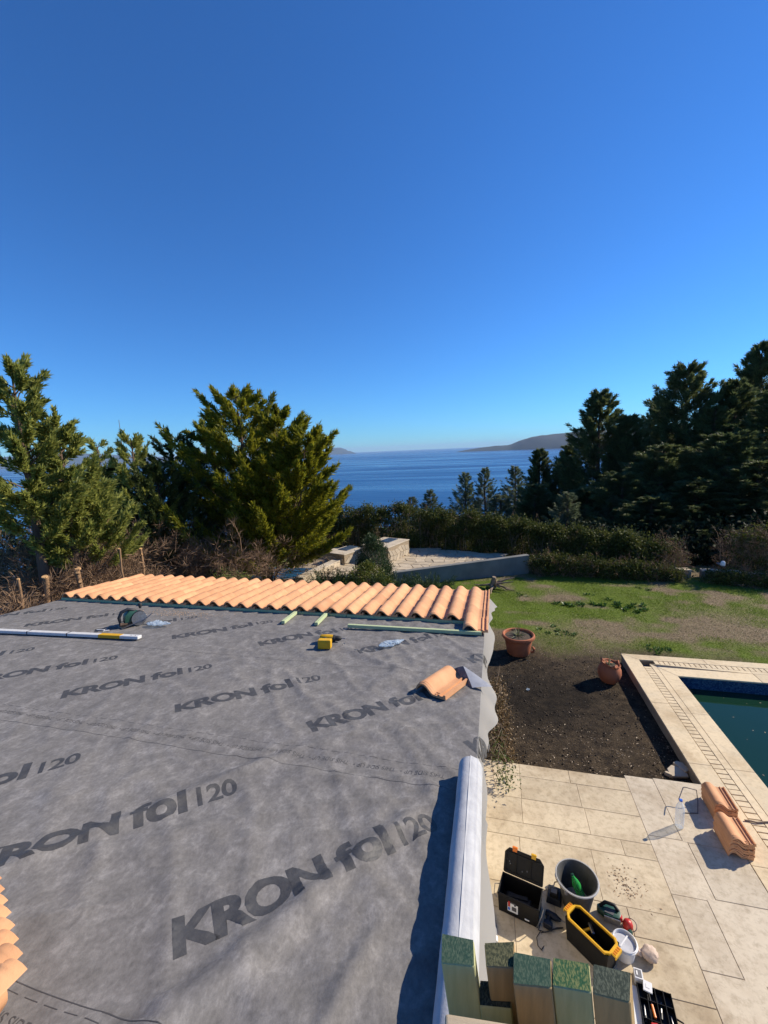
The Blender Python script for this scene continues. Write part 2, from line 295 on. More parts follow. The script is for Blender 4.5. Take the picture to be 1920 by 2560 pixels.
class MB:
    def __init__(s): s.v = []; s.f = []
    def add(s, vs, fs, mat=None):
        k = len(s.v)
        s.v += [tuple(mat @ Vector(p)) if mat is not None else tuple(p) for p in vs]
        s.f += [tuple(i + k for i in f) for f in fs]; return s
    def box(s, c, d, mat=None, taper=1.0):
        x, y, z = c; a, b, h = d[0] / 2, d[1] / 2, d[2] / 2; t = taper
        vs = [(x - a, y - b, z - h), (x + a, y - b, z - h), (x + a, y + b, z - h), (x - a, y + b, z - h), (x - a * t, y - b * t, z + h), (x + a * t, y - b * t, z + h), (x + a * t, y + b * t, z + h), (x - a * t, y + b * t, z + h)]
        return s.add(vs, [(3, 2, 1, 0), (4, 5, 6, 7), (0, 1, 5, 4), (1, 2, 6, 5), (2, 3, 7, 6), (3, 0, 4, 7)], mat)
    def lathe(s, prof, n=24, mat=None, cap=False, c=(0, 0, 0)):
        vs = []; fs = []
        for r, z in prof:
            for i in range(n):
                a = 2 * math.pi * i / n; vs.append((c[0] + r * math.cos(a), c[1] + r * math.sin(a), c[2] + z))
        for j in range(len(prof) - 1):
            for i in range(n):
                k = (i + 1) % n; fs.append((j * n + i, j * n + k, (j + 1) * n + k, (j + 1) * n + i))
        if cap: fs.append(tuple(range(n))[::-1]); fs.append(tuple((len(prof) - 1) * n + i for i in range(n)))
        return s.add(vs, fs, mat)
    def tube(s, pts, r, n=8, mat=None, cap=True):
        pts = [Vector(p) for p in pts]; vs = []; fs = []
        rs = r if isinstance(r, (list, tuple)) else [r] * len(pts)
        up = None
        for i, p in enumerate(pts):
            d = (pts[min(i + 1, len(pts) - 1)] - pts[max(i - 1, 0)]).normalized()
            if up is None or abs(up.dot(d)) > 0.98: up = Vector((0, 0, 1)) if abs(d.z) < 0.9 else Vector((1, 0, 0))
            a = d.cross(up).normalized(); b = d.cross(a).normalized(); up = a.cross(d) if True else up
            for k in range(n):
                t = 2 * math.pi * k / n; vs.append(tuple(p + a * (math.cos(t) * rs[i]) + b * (math.sin(t) * rs[i])))
        for i in range(len(pts) - 1):
            for k in range(n):
                q = (k + 1) % n; fs.append((i * n + k, i * n + q, (i + 1) * n + q, (i + 1) * n + k))
        if cap: fs.append(tuple(range(n))[::-1]); fs.append(tuple((len(pts) - 1) * n + k for k in range(n)))
        return s.add(vs, fs, mat)
    def prism(s, poly, z0, z1, mat=None):
        n = len(poly); vs = [(x, y, z0) for x, y in poly] + [(x, y, z1) for x, y in poly]
        fs = [tuple(range(n))[::-1], tuple(range(n, 2 * n))] + [(i, (i + 1) % n, n + (i + 1) % n, n + i) for i in range(n)]
        return s.add(vs, fs, mat)
    def mesh(s, name, bevel=0.0, smooth=False, seg=1):
        me = bpy.data.meshes.new(name)
        me.from_pydata(s.v, [], s.f)
        bm = bmesh.new(); bm.from_mesh(me)
        bmesh.ops.recalc_face_normals(bm, faces=bm.faces)
        if bevel:
            es = [e for e in bm.edges if len(e.link_faces) == 2 and e.calc_face_angle(0) > 0.6]
            bmesh.ops.bevel(bm, geom=es, offset=bevel, segments=seg, affect='EDGES', profile=0.6, clamp_overlap=True)
        bm.to_mesh(me); bm.free()
        if smooth: smooth_mesh(me)
        return me
    def build(s, name, mat, parent=None, world=False, bevel=0.0, smooth=False, seg=1):
        me = s.mesh(name, bevel, smooth, seg); me.materials.append(mat)
        return put(bpy.data.objects.new(name, me), parent, world)
def smooth_mesh(me, ang=0.7):
    me.polygons.foreach_set('use_smooth', [True] * len(me.polygons))
    try: me.set_sharp_from_angle(angle=ang)
    except Exception: pass
def np_mesh(name, V, F, mat, parent=None, world=False, smooth=False):
    me = bpy.data.meshes.new(name); V = np.asarray(V, dtype=np.float32); F = np.asarray(F, dtype=np.int32)
    k = F.shape[1]
    me.vertices.add(len(V)); me.vertices.foreach_set('co', V.ravel())
    me.loops.add(F.size); me.loops.foreach_set('vertex_index', F.ravel())
    me.polygons.add(len(F)); me.polygons.foreach_set('loop_start', np.arange(0, F.size, k, dtype=np.int32)); me.polygons.foreach_set('loop_total', np.full(len(F), k, dtype=np.int32))
    me.update(calc_edges=True); me.materials.append(mat)
    if smooth: me.polygons.foreach_set('use_smooth', np.ones(len(F), dtype=bool))
    return put(bpy.data.objects.new(name, me), parent, world)
# lattice noise for whole arrays
_lat = np.random.default_rng(3).random((257, 257))
def vnoise(x, y):
    x = np.asarray(x, float); y = np.asarray(y, float)
    xi = np.floor(x).astype(int); yi = np.floor(y).astype(int); fx = x - xi; fy = y - yi
    fx = fx * fx * (3 - 2 * fx); fy = fy * fy * (3 - 2 * fy)
    a = _lat[xi % 256, yi % 256]; b_ = _lat[(xi + 1) % 256, yi % 256]; c = _lat[xi % 256, (yi + 1) % 256]; d = _lat[(xi + 1) % 256, (yi + 1) % 256]
    return (a * (1 - fx) + b_ * fx) * (1 - fy) + (c * (1 - fx) + d * fx) * fy
def fbm(x, y, o=4):
    s = 0; a = 0.5; 
    for i in range(o): s = s + a * vnoise(x * 2 ** i + 17.3 * i, y * 2 ** i + 9.1 * i); a *= 0.5
    return s
def unit(a): return a / np.maximum(1e-9, np.linalg.norm(a, axis=-1, keepdims=True))
def blades(P, D, L, W, g, bend=0.0):
    """one diamond leaf per point: P base, D direction, L length, W width"""
    n = len(P); D = unit(D); s = unit(np.cross(D, g.normal(size=(n, 3)))); L = np.broadcast_to(L, (n,))[:, None]; W = np.broadcast_to(W, (n,))[:, None]
    nrm = np.cross(D, s)
    V = np.stack([P, P + D * L * 0.45 + s * W * 0.5 + nrm * bend * L, P + D * L, P + D * L * 0.45 - s * W * 0.5 + nrm * bend * L], axis=1).reshape(-1, 3)
    F = np.arange(4 * n).reshape(n, 4); return V, F
def plumes(B, T, m, rad, L, W, g, lift=0.15, spread=0.8, power=0.7):
    """leafy sprays from B to T, m leaves each, tapering to the tip"""
    n = len(B); rad = np.broadcast_to(rad, (n,))
    s = g.random((n, m)) ** 0.8; ax = T - B; ln = np.linalg.norm(ax, axis=1)
    P = B[:, None] + ax[:, None] * s[..., None]; P[..., 2] += (lift * ln)[:, None] * s * s
    rv = unit(g.normal(size=(n, m, 3))); rr = (rad[:, None] * (1.02 - s) ** power * g.random((n, m)) ** 0.5)
    P = P + rv * rr[..., None]
    D = unit(ax)[:, None] + rv * spread + g.normal(size=(n, m, 3)) * 0.25; D[..., 2] += 0.25
    P = P.reshape(-1, 3); D = D.reshape(-1, 3); k = len(P)
    return blades(P, D, L * (0.6 + 0.8 * g.random(k)), W * (0.7 + 0.6 * g.random(k)), g)
def join(parts):
    V = []; F = []; k = 0
    for v, f in parts: V.append(v); F.append(f + k); k += len(v)
    return np.concatenate(V), np.concatenate(F)
# ================================================================== THE SETTING
SEA_Z = -52.0
def lawn_green(x, y):
    g = fbm(x * 0.55 + 3.1, y * 0.75 + 1.7, 4) * 1.1 + 0.5 * (vnoise(x * 2.1 + 40, y * 2.6 + 8) - 0.5)
    green = np.clip((g - 0.37) / 0.22, 0, 1)
    dirt = 1 - np.clip((y - 10.2 - 0.9 * (vnoise(x * 1.3, y * 1.3) - .5) + 0.25 * np.clip(x - 3, 0, 9)) / 1.4, 0, 1)
    bare = np.exp(-(((x - 2.9) / 1.3) ** 2 + ((y - 11.9) / 0.75) ** 2)) + 0.8 * np.exp(-(((x - 6.2) / 1.2) ** 2 + ((y - 13.2) / 1.0) ** 2))
    strip = np.exp(-((y - 10.9) / 0.5) ** 2) * np.clip((x - 3.1) / 0.5, 0, 1)
    near_terr = np.clip((1.2 - x) / 2.0, 0, 1) * np.clip((y - 13) / 1.5, 0, 1)
    return np.clip((green * (1 - np.clip(bare, 0, 1)) + strip * 0.8 + near_terr * .5), 0, 1) * (1 - dirt), dirt
def ground_z(x, y):
    x = np.asarray(x, float); y = np.asarray(y, float)
    z = -0.22 + 0.05 * (fbm(x * 0.7, y * 0.7, 4) - 0.47) + 0.02 * (fbm(x * 5, y * 5, 3) - 0.43)
    d = np.clip(y - 19.3, 0, None); d2 = np.clip(y - 46, 0, None); z = z - 0.12 * d - 0.22 * d2 + 0.4 * np.clip(d / 10, 0, 1) * (fbm(x * 0.15, y * 0.15, 3) - .47)
    dl = np.clip(-16 - x, 0, None); z = z - 0.3 * dl
    return np.maximum(z, SEA_Z - 6)
ax_ = np.concatenate([[-900, -400, -200, -120, -70, -45, -32], np.arange(-24, -3.2, 0.5), np.arange(-3.2, 12.0, 0.08), np.arange(12, 30, 0.8), [34, 45, 60, 90, 140, 220, 400, 900]])
ay_ = np.concatenate([[-200, -60, -30, -18, -10, -5, -1, 2], np.arange(4, 6.0, 0.5), np.arange(6.0, 19.0, 0.08), np.arange(19, 32, 0.7), [35, 42, 52, 65, 85, 110, 140, 170, 195, 230]])
gx, gy = np.meshgrid(ax_, ay_, indexing='ij'); gzv = ground_z(gx, gy)
gzv = np.where((gx > 3.08) & (gx < 9.3) & (gy < 10.02), -2.4, gzv)
nx, ny = gx.shape; idx = np.arange(nx * ny).reshape(nx, ny)
GF = np.stack([idx[:-1, :-1], idx[1:, :-1], idx[1:, 1:], idx[:-1, 1:]], -1).reshape(-1, 4)
m, nt, b = new_mat('ground')
at = N(nt, 'ShaderNodeAttribute', attribute_name='cover'); geo = N(nt, 'ShaderNodeNewGeometry')
nA = N(nt, 'ShaderNodeTexNoise', Scale=6.0, Detail=9.0, Roughness=0.75); nt.links.new(geo.outputs['Position'], nA.inputs['Vector'])
nB = N(nt, 'ShaderNodeTexNoise', Scale=38.0, Detail=8.0, Roughness=0.8); nt.links.new(geo.outputs['Position'], nB.inputs['Vector'])
dry = ramp(nt, [(0.30, (0.09, 0.062, 0.038)), (0.50, (0.20, 0.150, 0.09)), (0.72, (0.38, 0.30, 0.20))]); nt.links.new(nB.outputs[0], dry.inputs[0])
dirt = ramp(nt, [(0.30, (0.024, 0.018, 0.012)), (0.50, (0.058, 0.044, 0.030)), (0.70, (0.13, 0.10, 0.068))]); nt.links.new(nB.outputs[0], dirt.inputs[0])
dirt2 = ramp(nt, [(0.38, (0.38, 0.36, 0.36)), (0.60, (1.25, 1.18, 1.05))]); nt.links.new(nA.outputs[0], dirt2.inputs[0])
dm = N(nt, 'ShaderNodeMixRGB', blend_type='MULTIPLY'); dm.inputs[0].default_value = 1; nt.links.new(dirt.outputs[0], dm.inputs[1]); nt.links.new(dirt2.outputs[0], dm.inputs[2])
grn = ramp(nt, [(0.30, (0.045, 0.075, 0.010)), (0.55, (0.125, 0.175, 0.022)), (0.75, (0.24, 0.26, 0.06))]); nt.links.new(nB.outputs[0], grn.inputs[0])
sp = N(nt, 'ShaderNodeSeparateColor'); nt.links.new(at.outputs['Color'], sp.inputs[0])
pz = N(nt, 'ShaderNodeMath', operation='ADD'); sb = N(nt, 'ShaderNodeMath', operation='SUBTRACT'); sb.inputs[1].default_value = 0.5
sc = N(nt, 'ShaderNodeMath', operation='MULTIPLY'); sc.inputs[1].default_value = 0.9
nt.links.new(nA.outputs[0], sb.inputs[0]); nt.links.new(sb.outputs[0], sc.inputs[0]); nt.links.new(sc.outputs[0], pz.inputs[1]); nt.links.new(sp.outputs[0], pz.inputs[0]); pz.use_clamp = True
mA = N(nt, 'ShaderNodeMixRGB'); nt.links.new(pz.outputs[0], mA.inputs[0]); nt.links.new(dry.outputs[0], mA.inputs[1]); nt.links.new(grn.outputs[0], mA.inputs[2])
mB = N(nt, 'ShaderNodeMixRGB'); nt.links.new(sp.outputs[1], mB.inputs[0]); nt.links.new(mA.outputs[0], mB.inputs[1])
dark_mix = N(nt, 'ShaderNodeMixRGB', blend_type='MULTIPLY'); dark_mix.inputs[2].default_value = (0.36, 0.37, 0.40, 1); nt.links.new(sp.outputs[2], dark_mix.inputs[0]); nt.links.new(dm.outputs[0], dark_mix.inputs[1]); nt.links.new(dark_mix.outputs[0], mB.inputs[2])  # multiplies the soil colour down where the mask is set
nt.links.new(mB.outputs[0], b.inputs['Base Color']); b.inputs['Roughness'].default_value = 0.95; b.inputs['Specular IOR Level'].default_value = 0.15
bp = N(nt, 'ShaderNodeBump', Strength=0.9, Distance=0.03); nt.links.new(nB.outputs[0], bp.inputs['Height']); nt.links.new(bp.outputs[0], b.inputs['Normal'])
M['ground'] = m
ground = np_mesh('ground', np.stack([gx, gy, gzv], -1).reshape(-1, 3), GF, M['ground'], smooth=True)
gg, dd = lawn_green(gx, gy); ca = ground.data.color_attributes.new('cover', 'FLOAT_COLOR', 'POINT')
dark_patch = np.clip(1.5 * np.exp(-((gx - 1.0) / 1.05) ** 2 - ((gy - 8.7) / 1.15) ** 2) * (.35 + 1.3 * fbm(gx * 1.6 + 4, gy * 1.6, 4)), 0, 1)  # mask that darkens the soil around one spot, broken up by noise
ca.data.foreach_set('color', np.stack([gg, dd, dark_patch, 0 * gg + 1], -1).astype(np.float32).ravel())
tag(ground, 'patchy lawn and dark bare soil of the garden', 'ground', kind='structure')

sea = MB(); sea.add([(-24000, 60, SEA_Z), (24000, 60, SEA_Z), (24000, 25000, SEA_Z), (-24000, 25000, SEA_Z)], [(0, 1, 2, 3)])
tag(sea.build('sea', M['sea']), 'calm blue sea reaching to the horizon', 'sea', kind='structure')

def island(name, label, prof, dist, depth, seed, mat):
    """prof: (pixel x, height in px above its own waterline) along the skyline, standing at forward distance dist"""
    g = np.random.default_rng(seed); pts = []
    for px, h in prof:
        q = at_y(px, 1130, dist); pts.append((q.x, h / FPX * math.hypot(q.x, dist)))
    X = np.linspace(pts[0][0], pts[-1][0], 120); Hh = np.interp(X, [p[0] for p in pts], [p[1] for p in pts])
    J = 26; v = np.linspace(0, 1, J); bell = np.sin(np.pi * v) ** 0.9
    sx = abs(pts[-1][0] - pts[0][0])
    V = np.zeros((120, J, 3)); V[..., 0] = X[:, None]; V[..., 1] = dist + (v[None] - 0.5) * depth * (0.35 + 0.65 * (Hh / max(Hh))[:, None]) + 0.05 * depth * (fbm(X / sx * 9, X * 0 + seed, 3)[:, None] - .5)
    nz_ = fbm(X[:, None] / sx * 16 + seed, v[None] * 5 + seed, 4) - 0.47
    V[..., 2] = SEA_Z - 2 + (Hh[:, None] * (1 + 0.35 * nz_ * (bell < .97)) + 2) * bell[None]
    ii = np.arange(120 * J).reshape(120, J); F = np.stack([ii[:-1, :-1], ii[1:, :-1], ii[1:, 1:], ii[:-1, 1:]], -1).reshape(-1, 4)
    return tag(np_mesh(name, V.reshape(-1, 3), F, mat, smooth=True), label, 'headland', kind='structure')
island('headland', 'wooded headland across the bay', [(1143, 0.5), (1165, 4), (1200, 8), (1240, 11), (1268, 11), (1278, 13), (1300, 21), (1330, 27), (1380, 32), (1420, 33), (1480, 34), (1600, 30), (1800, 20)], 5200, 1100, 5, M['rock'])
island('island', 'small peaked island on the horizon', [(700, 1), (735, 8), (770, 14), (792, 12), (808, 8), (820, 9), (838, 15), (848, 16), (858, 12), (866, 6), (872, 7), (884, 2)], 11500, 1500, 9, M['rock'])
island('far_hills', 'faint hills on the far shore behind the left trees', [(-300, 18), (40, 21), (150, 24), (230, 23), (300, 18), (420, 10), (560, 2)], 8500, 1800, 13, M['rock'])

# ------------------------------------------------------------------ patio of stone slabs
patio = MB(); patio.box((1.28, 1.4, -0.179), (3.15, 9.66, 0.35))
patio = tag(patio.build('patio', M['mortar']), 'patio paved with large sandy stone slabs', 'patio', kind='structure')
def slab(x0, x1, y0, y1, mat, j=0.0025):
    b_ = MB(); dz = rnd.uniform(-0.0015, 0.0015)
    b_.box(((x0 + x1) / 2, (y0 + y1) / 2, -0.012 + dz), (x1 - x0 - 2 * j, y1 - y0 - 2 * j, 0.025))
    return b_.build('paving_slab', mat, patio, True, bevel=0.003)
rows = [6.235, 5.98, 5.56, 5.15, 4.935, 4.315, 4.03, 3.57, 3.28, 2.75, 2.45, 2.0, 1.4, 0.8, 0.2, -0.5, -1.3, -2.2, -3.4]
joints = {0: [-.3, .367, 1.075, 1.855], 1: [-.3, .367, 1.15, 1.855], 2: [-.3, .36, 1.175, 1.855], 3: [-.3, .785, 1.51, 1.855], 4: [-.3, .30, 1.127, 1.855], 5: [-.3, .62, 1.35, 1.855], 6: [-.3, .2, .95, 1.855], 7: [-.3, .5, 1.49, 1.855]}
for i in range(len(rows) - 1):
    jj = joints.get(i) or [-.3, .1 + .25 * (i % 3), .85 + .2 * (i % 3), 1.855]
    for a, c in zip(jj[:-1], jj[1:]): slab(a, c, rows[i + 1], rows[i], M['slab'])
yy = [6.30, 5.29, 4.56, 3.86, 3.25, 2.55, 1.8, 1.0, 0.2, -0.8, -2.0, -3.4]
for i in range(len(yy) - 1):
    xm = 2.235 + (0.0, .05, -.04, .12)[i % 4]
    slab(1.855, xm, yy[i + 1], yy[i], M['slab_pale']); slab(xm, 2.857, yy[i + 1] + (.03 if i % 2 else -.02), yy[i] + (-.02 if i % 2 else .03) if i else 6.32, M['slab_pale'])

# ------------------------------------------------------------------ pool
POOL_X0, POOL_Y1 = 2.862, 10.30
basin = MB()
def wallbox(x0, x1, y0, y1, z0, z1): basin.box(((x0 + x1) / 2, (y0 + y1) / 2, (z0 + z1) / 2), (x1 - x0, y1 - y0, z1 - z0))
wallbox(3.325, 3.690, -3.4, 9.46, -1.9, -0.03); wallbox(3.325, 9.2, 9.462, 9.885, -1.9, -0.03); wallbox(3.325, 9.2, -3.4, 9.9, -2.1, -1.901)
wallbox(8.8, 9.2, -3.4, 9.461, -1.9, -0.03)
pool = tag(basin.build('pool_basin', M['mosaic']), 'swimming pool basin lined with small blue mosaic', 'pool', kind='structure')
ob = MB(); ob.box(((POOL_X0 + 0.012 + 3.17) / 2, 3.44, -0.21), (0.286, 13.68, 0.36)); ob.box((6.0, 10.175, -0.21), (6.25, 0.226, 0.36))
ob.build('pool_surround', M['mortar'], pool, True)
cb = MB(); cb.box((3.2475, 3.35, -0.20), (0.153, 13.4, 0.16)); cb.box((6.2, 9.975, -0.20), (5.7, 0.153, 0.16)); cb.build('overflow_channel', M['mosaic'], pool, True)
def cop(poly, z0=-0.03, z1=0.0):
    b_ = MB(); b_.prism(poly, z0 + rnd.uniform(-.001, .001), z1 + rnd.uniform(-.001, .001)); return b_.build('coping_slab', M['coping'], pool, True, bevel=0.004)
J = 0.0015
ys = [9.99, 8.35, 6.75, 5.1, 3.4, 1.7, 0.0, -1.7, -3.4]
for i in range(len(ys) - 1):     # outer strip along the left side
    far = 0.0 if i else 1
    cop([(POOL_X0, ys[i + 1] + J), (3.165, ys[i + 1] + J), (3.165, (10.055 if far else ys[i] - J)), (POOL_X0, (10.30 if far else ys[i] - J))])
xs = [3.165, 4.5, 5.9, 7.3, 9.2]
for i in range(len(xs) - 1):     # outer strip along the far side
    cop([((xs[i] + .002 if i else 3.167), 10.057), (xs[i + 1] - J, 10.057), (xs[i + 1] - J, 10.30), ((xs[i] if i else POOL_X0 + .003), 10.302)])
ys2 = [9.455, 8.1, 6.72, 5.35, 4.0, 2.6, 1.2, -0.3, -1.8, -3.4]
for i in range(len(ys2) - 1):
    t = 9.89 if i == 0 else ys2[i] - J; t2 = 9.462 if i == 0 else ys2[i] - J
    cop([(3.325, ys2[i + 1] + J), (3.430, ys2[i + 1] + J), (3.430, t if i else 9.78), (3.325, t)])
    cop([(3.434, ys2[i + 1] + J), (3.708, ys2[i + 1] + J), (3.708, t2 - (.02 if i == 0 else 0)), (3.434, t2 if i else 9.776)])
xs2 = [3.708, 5.2, 6.6, 8.0, 9.2]
for i in range(len(xs2) - 1):
    a0 = xs2[i] + J; a1 = xs2[i + 1] - J
    cop([(a0 if i else 3.333, 9.783 if i else 9.893), (a1, 9.783), (a1, 9.893), (a0 if i else 3.330, 9.894)])
    cop([(a0, 9.444), (a1, 9.444), (a1, 9.779), (a0 if i else 3.440, 9.779)])
gm = MB(); gm.box((0, 0, -0.018), (0.148, 0.086, 0.030)); gme = gm.mesh('grate_bar', 0.003); gme.materials.append(M['coping'])
y = 9.72
while y > -3.3:
    o = put(bpy.data.objects.new('grate_bar', gme), pool, True); o.location = (3.246, y, rnd.uniform(-.002, .002)); o.rotation_euler.z = rnd.uniform(-.02, .02); y -= 0.099
x = 3.49
while x < 9.1:
    o = put(bpy.data.objects.new('grate_bar', gme), pool, True); o.location = (x, 9.974, rnd.uniform(-.002, .002)); o.rotation_euler.z = math.pi / 2 + rnd.uniform(-.02, .02); x += 0.099
WZ = -0.27
w = MB(); w.add([(3.688, -3.4, WZ), (8.81, -3.4, WZ), (8.81, 9.464, WZ), (3.688, 9.464, WZ)], [(0, 1, 2, 3)])
tag(w.build('pool_water', M['pool_water']), 'still dark green water in the swimming pool', 'water', kind='structure')
P = np.stack([rng.uniform(3.8, 7, 120), rng.uniform(3, 9.4, 120), np.full(120, WZ + .004)], -1); a = rng.uniform(0, 6.28, 120)
D = np.stack([np.cos(a), np.sin(a), 0 * a], -1); S_ = np.stack([-np.sin(a), np.cos(a), 0 * a], -1); L_ = rng.uniform(.012, .04, 120)[:, None]
V = np.stack([P, P + D * L_ * .5 + S_ * L_ * .3, P + D * L_, P + D * L_ * .5 - S_ * L_ * .3], 1).reshape(-1, 3)
tag(np_mesh('floating_leaves', V, np.arange(480).reshape(120, 4), M['litter']), 'specks of fallen leaf floating on the pool water', 'leaves', kind='stuff')

# ------------------------------------------------------------------ pool house with the roof under work
VERGE = -0.092; LEFT = -6.10; EAVE = 5.93
house = thing('pool_house', 'low stuccoed house whose felted roof is being tiled', 'house', (-3.1, 2.2, 0))
hw = MB(); hw.box((-3.1, 2.1, 1.3), (5.6, 7.0, 2.62)); hw.build('wall', M['stucco'], house, True, bevel=.01)
def rz(y): return ROOF_Z0 + ROOF_S * y
deck = MB()
x0, x1, y0, y1 = LEFT + .03, VERGE - .03, -1.6, EAVE - .03
deck.add([(x0, y0, rz(y0) - .16), (x1, y0, rz(y0) - .16), (x1, y1, rz(y1) - .16), (x0, y1, rz(y1) - .16), (x0, y0, rz(y0) - .03), (x1, y0, rz(y0) - .03), (x1, y1, rz(y1) - .03), (x0, y1, rz(y1) - .03)],
         [(3, 2, 1, 0), (4, 5, 6, 7), (0, 1, 5, 4), (1, 2, 6, 5), (2, 3, 7, 6), (3, 0, 4, 7)])
deck.build('roof_deck', M['roof_deck'], house, True)
gab = MB(); gab.add([(LEFT + .3, -1.4, 2.60), (-.3, -1.4, 2.60), (-.3, 5.6, 2.60), (LEFT + .3, 5.6, 2.60), (LEFT + .3, -1.4, rz(-1.4) - .161), (-.3, -1.4, rz(-1.4) - .161), (-.3, 5.6, rz(5.6) - .161), (LEFT + .3, 5.6, rz(5.6) - .161)],
        [(4, 5, 6, 7), (0, 1, 5, 4), (1, 2, 6, 5), (2, 3, 7, 6), (3, 0, 4, 7)]); gab.build('gable', M['stucco'], house, True)
# felt: surface height and hanging edge
def seg_ridge(u, v, a, c, wd):
    a = np.array(a); c = np.array(c); d = c - a; L2 = d @ d
    t = np.clip(((u - a[0]) * d[0] + (v - a[1]) * d[1]) / L2, 0, 1)
    dist2 = (u - a[0] - t * d[0]) ** 2 + (v - a[1] - t * d[1]) ** 2
    return np.exp(-dist2 / wd ** 2) * np.clip(np.minimum(t, 1 - t) * 6 + .15, 0, 1)
def felt_h(u, v):
    wx = u + 0.35 * (vnoise(u * 1.1 + 5, v * 1.1) - .5); wy = v + 0.35 * (vnoise(u * 1.1, v * 1.1 + 9) - .5)
    h = 0.016 * (fbm(u * .9, v * .9, 2) - .37)
    r1 = 1 - np.abs(2 * vnoise((wx * .80 + wy * .60) * 5.2, (-wx * .60 + wy * .80) * 1.5) - 1)
    r2 = 1 - np.abs(2 * vnoise((wx * .35 - wy * .94) * 6.0 + 31, (wx * .94 + wy * .35) * 1.6 + 4) - 1)
    msk = np.clip((u + 3.4) / 2.2, 0, 1) * np.clip((v - .3) / .8, 0.25, 1)
    h = h + 0.010 * r1 ** 5 * (0.22 + 1.0 * msk) + 0.011 * r2 ** 5 * (0.20 + msk)
    r3 = 1 - np.abs(2 * vnoise((wx * .6 + wy * .8) * 11 + 3, (wx * .8 - wy * .6) * 4 + 12) - 1)
    r4 = 1 - np.abs(2 * vnoise((wx * .25 + wy * .97) * 26 + 9, (wx * .97 - wy * .25) * 7 + 2) - 1)
    h = h + 0.0062 * r3 ** 4 * (.3 + msk) + 0.0022 * r4 ** 3 * (.25 + msk)
    h = h + 0.024 * seg_ridge(u, v, (-1.02, 2.12), (-2.1, .75), .04) + 0.030 * seg_ridge(u, v, (-.30, 1.78), (-1.05, .55), .05)
    h = h + 0.018 * seg_ridge(u, v, (-.62, 1.15), (-1.0, .55), .035) + 0.016 * seg_ridge(u, v, (-.38, 1.2), (-.52, .6), .03) + 0.016 * seg_ridge(u, v, (-1.9, 3.9), (-.7, 3.2), .05) + 0.010 * seg_ridge(u, v, (-1.6, 2.9), (-1.0, 2.3), .04)
    return h
def felt_map(u, v, off):
    s = np.clip(u - VERGE, 0, None); inside = (s <= 0)
    h = felt_h(np.minimum(u, VERGE), v) * np.clip((VERGE - u) / .12 + .25, .25, 1)
    fl = .40 + .75 * (vnoise(v * 1.6 + 2, v * 0 + .5) - .35) + .22 * (vnoise(v * 3.4, v * 0 + 3.5) - .5)
    x = np.where(inside, u, VERGE + s * np.clip(fl, .12, .9) + .10 * np.sin(v * 9 + 4 * np.sin(v * 2.3)) * s)
    z = ROOF_Z0 + ROOF_S * v + h + off - s * .93
    return x, v + 0.1 * s * (vnoise(v * 2, v * 0 + 1.5) - .5), z
def felt_strip(v0, v1, off):
    nv = max(4, int((v1 - v0) / .024)); us = np.concatenate([np.arange(LEFT, VERGE, .024), [VERGE]]); v = np.linspace(v0, v1, nv)
    U, Vv = np.meshgrid(us, v, indexing='ij')
    jag = np.zeros_like(U); jag[:, -1] = .012 * (vnoise(U[:, -1] * 3, U[:, -1] * 0 + off * 900) - .5)
    x, yv, z = felt_map(U, Vv + jag, off); n0, n1 = U.shape; ii = np.arange(n0 * n1).reshape(n0, n1)
    A4, B4, C4, D4 = ii[:-1, :-1].ravel(), ii[1:, :-1].ravel(), ii[1:, 1:].ravel(), ii[:-1, 1:].ravel(); F = np.concatenate([np.stack([A4, B4, C4], -1), np.stack([A4, C4, D4], -1)])
    o = np_mesh('felt_strip', np.stack([x, yv, z], -1).reshape(-1, 3), F, M['membrane'], house, True, smooth=True)
    # the part that hangs over the verge
    hl = .16 + .10 * (vnoise(v * 1.3 + 8, v * 0 + off * 500) - .4) + .03 * (vnoise(v * 4, v * 0) - .5)
    k = np.linspace(0, 1, 9); S = VERGE + hl[None] * k[:, None]; V2 = np.broadcast_to(v[None], S.shape)
    x, yv, z = felt_map(S, V2, off); ii = np.arange(S.size).reshape(S.shape)
    F = np.stack([ii[:-1, :-1], ii[1:, :-1], ii[1:, 1:], ii[:-1, 1:]], -1).reshape(-1, 4)
    h_ = np_mesh('hanging_edge', np.stack([x, yv, z], -1).reshape(-1, 3), F, M['hang'], o, True, smooth=True)
    return o
STRIPS = [(-1.6, .755, .012), (.60, 1.89, .008), (1.74, 3.21, .004), (3.06, EAVE, 0.0)]
strips = [felt_strip(*s) for s in STRIPS]
# printing on the felt
def text_mesh(body, size, sx=1.0, off=0.0, shear=0.0, space=1.0):
    c = bpy.data.curves.new('print', 'FONT'); c.body = body; c.size = size; c.offset = off; c.shear = shear; c.space_character = space; c.resolution_u = 4
    o = bpy.data.objects.new('print', c); COL.objects.link(o); dg = bpy.context.evaluated_depsgraph_get()
    me = bpy.data.meshes.new_from_object(o.evaluated_get(dg)); COL.objects.unlink(o); bpy.data.objects.remove(o); bpy.data.curves.remove(c)
    bm = bmesh.new(); bm.from_mesh(me); bpy.data.meshes.remove(me)
    for vv in bm.verts: vv.co.x *= sx
    return bm
def fit(bm, x0, x1, y0, y1):
    xs_ = [v.co.x for v in bm.verts]; ys_ = [v.co.y for v in bm.verts]; a, c, d, e = min(xs_), max(xs_), min(ys_), max(ys_)
    for v in bm.verts: v.co.x = x0 + (v.co.x - a) / (c - a) * (x1 - x0); v.co.y = y0 + (v.co.y - d) / (e - d) * (y1 - y0)
    return bm
from mathutils.bvhtree import BVHTree
_bv = {}
